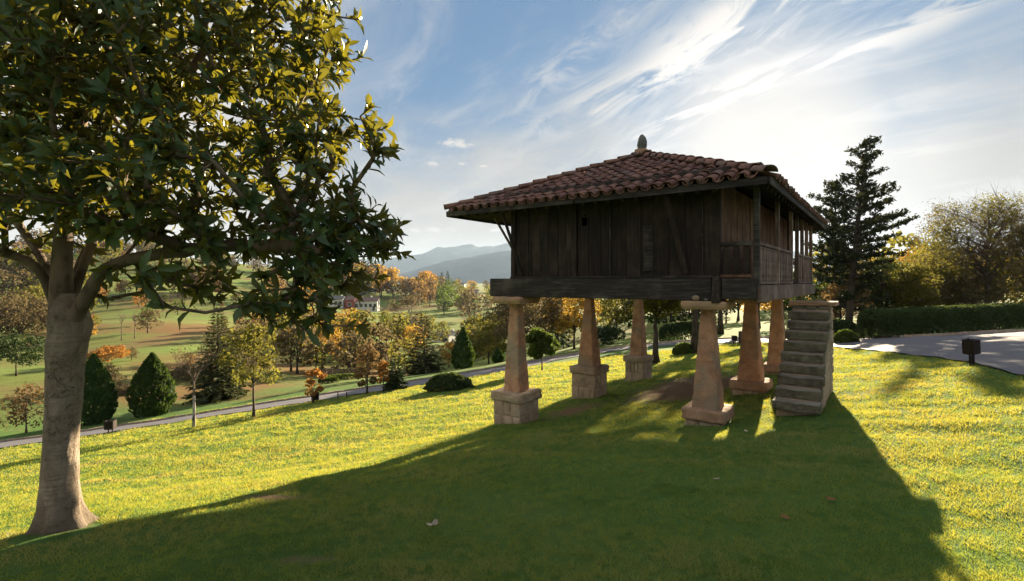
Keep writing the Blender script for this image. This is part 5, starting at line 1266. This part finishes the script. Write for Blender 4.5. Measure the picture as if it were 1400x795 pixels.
grove(330, 480, 180, 330, 18, 8, 13, [('brown', 'round'), ('olive', 'round'), ('gold', 'round'), ('rust', 'round')], 'left of the red gabled house')
grove(395, 545, 95, 150, 14, 4, 7, [('olive', 'round'), ('gold', 'round'), ('brown', 'round'), ('green', 'round')], 'in the valley hollow')
grove(60, 330, 85, 190, 22, 1.6, 4.2, [('green', 'round'), ('olive', 'round'), ('brown', 'round'), ('rust', 'round')], 'scattered over the left meadow')
grove(700, 960, 58, 110, 24, 5, 9, [('brown', 'round'), ('olive', 'round'), ('dark', 'round'), ('dark', 'round'), ('rust', 'round'), ('dark', 'cone')], 'closing the view under the granary')
grove(965, 1110, 62, 110, 14, 5, 7.5, [('olive', 'round'), ('gold', 'round'), ('brown', 'round'), ('dark', 'round')], 'far behind the steps')
grove(1110, 1440, 75, 150, 14, 8, 13, [('brown', 'round'), ('olive', 'round'), ('rust', 'round'), ('gold', 'round')], 'behind the long hedge')
grove(330, 560, 55, 105, 36, 3.2, 6.2, [('olive', 'round'), ('gold', 'round'), ('brown', 'round'), ('olive', 'round'), ('rust', 'round')], 'just beyond the drive')
grove(560, 700, 60, 115, 13, 3.5, 6.5, [('olive', 'round'), ('brown', 'round'), ('gold', 'round')], 'below the white cottage')
grove(120, 335, 41, 60, 13, .9, 1.9, [('brown', 'round'), ('rust', 'round'), ('brown', 'round')], 'behind the dark cypresses')
grove(110, 255, 140, 175, 12, 3, 5.5, [('brown', 'round'), ('rust', 'round'), ('orange', 'round')], 'in the left meadow hedgerow')
grove(110, 345, 225, 300, 24, 7, 11, [('brown', 'round'), ('olive', 'round'), ('brown', 'round'), ('rust', 'round')], 'in the upper wood of the left hill')
# ------------------------------------------------------------------ houses in the valley
M['white_wall'] = stone_mat('white render', (0.70, 0.69, 0.66), (0.76, 0.75, 0.72), (0.58, 0.57, 0.54), .5, None, .1)
M['red_wall'] = stone_mat('red render', (0.36, 0.10, 0.075), (0.42, 0.13, 0.10), (0.30, 0.085, 0.06), .5, None, .1)
M['roof_red'] = stone_mat('weathered house roof', (0.21, 0.13, 0.105), (0.27, 0.18, 0.15), (0.15, 0.095, 0.08), 1.5, None, .4)
M['roof_grey'] = stone_mat('grey house roof', (0.18, 0.17, 0.165), (0.25, 0.235, 0.225), (0.12, 0.11, 0.105), 1.5, None, .4)
M['blue_wall'] = stone_mat('blue shed sheet', (0.20, 0.30, 0.40), (0.26, 0.36, 0.45), (0.15, 0.22, 0.30), .6, None, .2)
m, n = newmat('window glass'); n.out(n.principled((0.02, 0.025, 0.03), .12, None, .6)); M['glass'] = m
def house(px, base_py, d, wpx, hpx, depth, rz, wall, roof, label, roofh=.35, win=4, rows=1, name='house', part2=None):
    q = at(px, d); Wd = wd(wpx, d); Hh = wd(hpx, d); o = empty(name, q, rz, label, 'house')
    mb = MB(); eh = Hh*(1-roofh); mb.box((0, 0, eh/2-.5), (Wd, depth, eh+1)); wl = mb.build('wall', M[wall], o)
    rh = Hh*roofh; ov = .35; mb = MB()
    a, b = Wd/2+ov, depth/2+ov
    vs = [(-a, -b, eh+.02), (a, -b, eh+.02), (a, b, eh+.02), (-a, b, eh+.02), (-a, 0, eh+rh), (a, 0, eh+rh)]; vs += [(x, y, z+.18) for x, y, z in vs]
    mb.add(vs, [(0, 4, 5, 1)[::-1], (3, 2, 5, 4)[::-1], (6, 7, 11, 10), (8, 9, 10, 11), (0, 1, 7, 6), (1, 5, 11, 7), (5, 2, 8, 11), (2, 3, 9, 8), (3, 4, 10, 9), (4, 0, 6, 10)])
    rf = mb.build('roof', M[roof], o); mb = MB(); mb.box((Wd*.22, depth*.1, eh+rh*.95), (.7, .7, 1.3)); mb.build('chimney', M['white_wall'], rf)
    mb = MB()
    for s in (-1, 1): mb.add([(s*(Wd/2-.01), -depth/2, eh-.02), (s*(Wd/2-.01), depth/2, eh-.02), (s*(Wd/2-.01), 0, eh+rh-.05)], [(0, 1, 2)])
    mb.build('gable', M[wall], o)
    for r_ in range(rows):
        zc = eh*(r_+.55)/rows
        for k in range(win):
            x = -Wd/2+Wd*(k+.5)/win; f_ = MB(); ww, wh = min(1.5, Wd/win*.55), min(1.4, eh/rows*.5)
            for (cx, cz, sx_, sz_) in ((x-ww/2, zc, .1, wh+.1), (x+ww/2, zc, .1, wh+.1), (x, zc-wh/2, ww-.1, .1), (x, zc+wh/2, ww-.1, .1)): f_.box((cx, -depth/2-.03, cz), (sx_, .1, sz_))
            fo = f_.build('window', M['white_wall'] if wall != 'white_wall' else M['roof_grey'], o)
            g_ = MB(); g_.box((x, -depth/2-.01, zc), (ww-.1, .04, wh-.1)); g_.build('pane', M['glass'], fo)
    mb = MB(); mb.box((Wd*.5-1.6 if win else 0, -depth/2-.03, .95), (1.0, .08, 2.1)); mb.build('door', M['bark_dark'], o)
    return o
h_ = house(499, 420, 232, 36, 17, 10, .15, 'white_wall', 'roof_red', 'long white house with a ribbon of windows and a red roof above the valley', .28, 6)
house(480, 420, 229, 13, 17, 9, .15, 'red_wall', 'roof_red', 'red gabled house end beside the long white house', .3, 1)
house(462, 420, 226, 18, 15, 8, .1, 'white_wall', 'roof_grey', 'white house partly behind the magnolia leaves', .25, 3)
house(590, 409, 315, 26, 11, 9, .05, 'blue_wall', 'roof_grey', 'pale blue shed at the edge of the autumn wood', .25, 4, name='shed')
house(570, 448, 165, 17, 11, 7, .2, 'white_wall', 'roof_grey', 'small white house behind the crown of the cedar', .3, 2)
house(612, 466, 138, 24, 13, 8, -.35, 'white_wall', 'roof_grey', 'white cottage with a grey roof left of the granary', .35, 3)
house(645, 403, 420, 18, 7, 9, .1, 'white_wall', 'roof_red', 'distant white farmhouse near the granary beam', .3, 3)
house(628, 380, 640, 15, 8, 10, 0, 'white_wall', 'roof_grey', 'farthest pale house on the ridge below the mountains', .3, 3)
house(1288, 416, 72, 30, 14, 6, .05, 'white_wall', 'roof_red', 'pale building glimpsed between trunks behind the long hedge', .25, 3)
# ------------------------------------------------------------------ small things
def bin_(px, py, w_, h_, leg, label, rz=0.0, mat='bark_dark', two=True):
    q = hit(px, py); o = empty('litter_bin', q, rz, label, 'litter bin', 'wooden litter bins')
    for s in (-1, 1):
        mb = MB(); mb.bar((s*w_*.22, 0, -.15), (s*w_*.22, 0, leg+h_*.5), .045, .045); mb.build('leg', M['bin_wood'], o, False, .004)
    mb = MB(); t = .025
    mb.box((0, 0, leg+t/2), (w_, w_*.75, t)); mb.box((-w_/2+t/2, 0, leg+h_/2+t), (t, w_*.75, h_)); mb.box((w_/2-t/2, 0, leg+h_/2+t), (t, w_*.75, h_))
    mb.build('bin_body', M['bin_wood'], o)
    for s in (-1, 1):
        for k in range(4):
            ww = (w_)/4; mb = MB(); mb.box((-w_/2+ww*(k+.5), s*(w_*.375+t/2), leg+h_/2+t+random.uniform(-.006, .006)), (ww-.008, t, h_+.02)); mb.build('slat', M['bin_wood'], o, False, .003)
    mb = MB(); mb.box((0, 0, leg+h_-.02), (w_-.07, w_*.6, .015)); mb.build('liner', M['bark_dark'], o)
    return o
M['bin_wood'] = wood_mat('dark stained bin wood', (0.020, 0.013, 0.010), (0.045, 0.030, 0.022), (6, 6, .8), shift=False)
q = hit(1329, 501); b_ = bin_(1329, 501, wd(15, q.y), wd(18, q.y), wd(16, q.y), 'dark brown slatted litter bin on two posts at the lawn edge by the drive', .35)
b_.rotation_euler = (0, R(-4), .35)
q = hit(151, 593); bin_(151, 593, wd(11, q.y), wd(11, q.y), wd(6, q.y), 'small litter bin beside the drive right of the magnolia trunk', .2)
q = hit(428, 551); bin_(431, 551, wd(9, q.y), wd(9, q.y), wd(4, q.y), 'small litter bin under the drooping orange sapling', .2)
q = hit(1004, 472); bin_(1004, 472, wd(6, q.y), wd(6, q.y), wd(6, q.y), 'tiny far litter bin by the path between the right pillars', 0)
for i, (px, py, h_) in enumerate(((462, 546, 9), (474, 545, 9), (1012, 470, 17))):
    q = hit(px, py); mb = MB(); r_ = wd(.8, q.y) if i < 2 else .11
    hh = wd(h_, q.y); mb.tube([(0, 0, -.1), (0, 0, hh*.92), (0, 0, hh)], [r_, r_*.95, r_*.5], 8); o = mb.build('post', M['bark_dark'], None, False, 0, 1, q)
    o.name = 'marker_post'; tag(o, ('short marker post beside the drive, left of a pair', 'short marker post beside the drive, right of a pair', 'dark upright post on the path seen between the right pillars')[i], 'post')
def rail_fence():
    A, B = at(430, 53), at(494, 56); o = empty('rail_fence', A, 0, 'low timber rail fence along the grass beyond the drive', 'fence'); n_ = 9
    pts = [at(430+64*k/(n_-1), 53+3*k/(n_-1)) for k in range(n_)]
    for p_ in pts: mb = MB(); l_ = p_-A; mb.bar(l_-Vector((0, 0, .1)), l_+Vector((0, 0, .95)), .12, .12); mb.build('fence_post', M['twig'], o)
    for a_, b_ in zip(pts, pts[1:]):
        for z in (.45, .82): mb = MB(); mb.bar(a_-A+Vector((0, .07, z)), b_-A+Vector((0, .07, z)), .06, .10); mb.build('rail', M['twig'], o)
rail_fence()
# fallen leaves on the lawn, each curled a little differently
fl_pale = leaf_mat('pale fallen leaf', (0.50, 0.42, 0.32), (0.62, 0.54, 0.43), 0.25)
fl_mat = leaf_mat('fallen leaf', (0.30, 0.17, 0.08), (0.42, 0.30, 0.18), 0.3)
def fallen(px, py, L, label, seed):
    q = hit(px, py); rs = random.Random(seed); mb = MB(); n_ = 6
    vs = []; fs = []
    for i in range(n_+1):
        t = i/n_; w_ = math.sin(math.pi*min(1, t*.96+.04))**.8*.30*L; z = .03+L*.30*abs(t-.45)**1.4
        vs += [((t-.5)*L, -w_, z+L*.12), ((t-.5)*L, 0, z), ((t-.5)*L, w_, z+L*.10)]
    for i in range(n_):
        fs += [(i*3, i*3+3, i*3+4, i*3+1), (i*3+1, i*3+4, i*3+5, i*3+2)]
    mb.add(vs, fs); o = mb.build('fallen_leaf', fl_pale if 'pale' in label else fl_mat, None, True); o.location = q; o.rotation_euler = (rs.uniform(-.25, .25), rs.uniform(-.25, .25), rs.uniform(0, 6))
    tag(o, label, 'leaf', 'fallen leaves on the lawn')
fallen(594, 722, .095, 'pale curled leaf lying alone on the shaded lawn right of the trunk', 1); fallen(586, 724, .07, 'smaller curled leaf touching the pale one on the shaded lawn', 2)
fallen(1136, 688, .10, 'reddish brown leaf in the granary shadow near its right edge', 3); fallen(1072, 713, .09, 'brown leaf low in the granary shadow, nearest the bottom edge', 4)
fallen(1020, 593, .09, 'pale leaf beside the small sunlit patch in front of the steps', 5); fallen(980, 660, .08, 'pale leaf on the shaded lawn below the sunlit slit', 6)
fallen(876, 649, .06, 'tiny pinkish leaf in the middle of the shaded lawn', 7); fallen(775, 585, .07, 'tiny pale leaf between the two front pillars', 8)
# ------------------------------------------------------------------ lawn grass
def grass():
    N = 1100000; th = rng.uniform(R(-53), R(53), N); r = 1.9*np.exp(rng.random(N)**1.0*np.log(36/1.9))
    x, y = r*np.sin(th), r*np.cos(th); keep = ~(in_road(x, y) | in_road(x*.99, y*.99) | in_road(x*1.008, y*1.008))
    dm = dirt_amount(x, y); keep &= rng.random(N) > dm*.93
    lx = (x-P2.x)*U.x+(y-P2.y)*U.y; ly = (x-P2.x)*V.x+(y-P2.y)*V.y
    for cx, cy in ((-4.62, 0), (0, 0), (-4.62, 3.85), (-4.62, 7.7), (0, 3.85), (0, 7.7)): keep &= ~((np.abs(lx-cx) < .40) & (np.abs(ly-cy) < .40))
    keep &= np.hypot(x+4.39, y-4.95) > .34
    # only the lawn side of the drive
    x, y, r, dm = x[keep], y[keep], r[keep], dm[keep]; n = len(x); z = H(x, y)
    patch = gnoise(x, y, 1.1, 2.0)*.5+gnoise(x, y, 3.3, 5.0)*.35+gnoise(x, y, 9.0, 7.0)*.25
    dry = np.clip(gnoise(x*.45+y*.2, y*1.5-x*.35, 1.0, 9.0)*1.3-.35, 0, 1); deep = np.clip(gnoise(x, y, 1.9, 12.0)*.7+gnoise(x, y, 5.7, 15.0)*.5+gnoise(x, y, 17., 16.)*.45-.15, 0, .9); clump = np.clip(gnoise(x, y, 7.3, 21.0)+.5*gnoise(x, y, 17., 23.0)-.75, 0, 1)
    cs = .045+.006*r; wx, wy = x+.5*cs*np.sin(y/cs*.9+x*3), y+.5*cs*np.sin(x/cs*.8-y*2); tuft = np.sin(np.floor(wx/cs)*127.1+np.floor(wy/cs)*311.7)*43758.5453; tuft = tuft-np.floor(tuft)
    hgt = (.6+.8*tuft)*(1+1.3*clump)*(.016+.0015*r)*rng.uniform(.55, 1.35, n)*(1+.32*np.clip(patch, -1, 1))*(1-.5*dm)
    wdt = np.maximum(.0028, .00056*r)*rng.uniform(.7, 1.3, n)
    a = rng.random(n)*2*np.pi; dx, dy = np.cos(a), np.sin(a); b = rng.random(n)*2*np.pi; ln = hgt*rng.uniform(.35, 1.6, n)
    v = np.stack([np.stack([x-dx*wdt, y-dy*wdt, z-.006], 1), np.stack([x+dx*wdt, y+dy*wdt, z-.006], 1), np.stack([x+np.cos(b)*ln, y+np.sin(b)*ln, z+hgt], 1)], 1).reshape(-1, 3)
    f = np.arange(n*3).reshape(n, 3)
    m, q = newmat('grass blades'); rn = q.attr('rnd'); pt = q.attr('patch')
    col = q.mix(rn, (0.070, 0.185, 0.050), (0.12, 0.25, 0.070)); col = q.mix(pt, col, (0.34, 0.315, 0.17)); col = q.mix(q.attr('deep'), col, (0.032, 0.105, 0.028))
    tc = q.mix(rn, (0.35, 0.38, 0.03), (0.50, 0.45, 0.045)); tc = q.mix(pt, tc, (0.62, 0.46, 0.08)); tc = q.mix(q.attr('deep'), tc, (0.24, 0.33, 0.04))
    p_ = q.principled(col, .6, None, .2); t_ = q.n('ShaderNodeBsdfTranslucent'); q.link(tc, t_.inputs[0]); mx = q.n('ShaderNodeMixShader'); mx.inputs[0].default_value = .5; q.link(p_, mx.inputs[1]); q.link(t_.outputs[0], mx.inputs[2]); q.out(mx.outputs[0])
    me = np_mesh('grass', v, f, (m,), False, {'rnd': ('FACE', .6*tuft+.4*rng.random(n)), 'patch': ('FACE', np.clip(np.maximum(patch*.8+.1, dry)+rng.normal(size=n)*.2, 0, 1)*.9), 'deep': ('FACE', np.clip(deep+.5*(tuft < .25)+rng.normal(size=n)*.15, 0, 1))})
    tag(link_mesh('grass', me), kind='stuff')
grass()
# ------------------------------------------------------------------ mountains far to the south
def mountains():
    m, n = newmat('mountain slopes'); c = n.coord('Object', False); a = n.noise(c, .006, 7, .65); sp = n.n('ShaderNodeSeparateXYZ'); n.link(c, sp.inputs[0])
    col = n.mix(a, (.03, .042, .055), (.07, .085, .10)); n.out(n.principled(col, .95, n.bump(a, .8, 20), .1))
    from mathutils import noise as mn
    for nm, D, peaks, base, dep, sd in (('far_mountains', 5200, [(430, 365), (500, 360), (545, 356), (570, 352), (600, 345), (640, 340), (655, 342), (690, 338), (720, 341), (760, 336), (820, 342), (900, 338), (1000, 346), (1120, 350), (1250, 356), (1420, 365)], 392, 900, 3.0),
                                    ('near_mountains', 3300, [(480, 384), (555, 376), (590, 366), (612, 357), (640, 353), (665, 349), (690, 346), (720, 344), (760, 350), (840, 360), (950, 366), (1100, 372), (1300, 376), (1420, 380)], 392, 600, 9.0)):
        nx, ny = 260, 26; V_ = np.zeros((nx, ny, 3))
        pxs = np.linspace(peaks[0][0], peaks[-1][0], nx); top = np.interp(pxs, [p_[0] for p_ in peaks], [p_[1] for p_ in peaks])
        for i in range(nx):
            for j in range(ny):
                t = j/(ny-1)*2-1; d = D+t*dep; hgt = (392-top[i])/700*D
                ridge = 1-abs(t)**1.15
                x = (pxs[i]-700)/700*D + t*dep*.1
                nn = mn.fractal(Vector((x*.0035+sd, d*.0035, sd)), 1.0, 2.0, 6)
                V_[i, j] = (x, d, -14+hgt*ridge*(1+.16*nn*(1-.6*ridge))+nn*hgt*.05)
        i = np.arange(nx-1)[:, None]*ny; j = np.arange(ny-1)[None]; a_ = i+j
        f = np.stack([a_, a_+ny, a_+ny+1, a_+1], -1).reshape(-1, 4)
        me = np_mesh(nm, V_.reshape(-1, 3), f, (m,), True); tag(link_mesh(nm, me), kind='structure')
mountains()
# ------------------------------------------------------------------ haze: the air between here and the mountains
def haze():
    mb = MB(); zlo, zhi = -26.0, 330.0; mb.box((0, 1800, (zlo+zhi)/2), (19000, 15000, zhi-zlo))
    m, n = newmat('haze air'); pv = n.n('ShaderNodeVolumePrincipled'); pv.inputs['Color'].default_value = (.50, .68, .94, 1); pv.inputs['Density'].default_value = HAZE; pv.inputs['Anisotropy'].default_value = 0.25
    n.out(None, vol=pv.outputs[0]); o = mb.build('haze', m); tag(o, kind='stuff')
HAZE = 6e-5
haze()
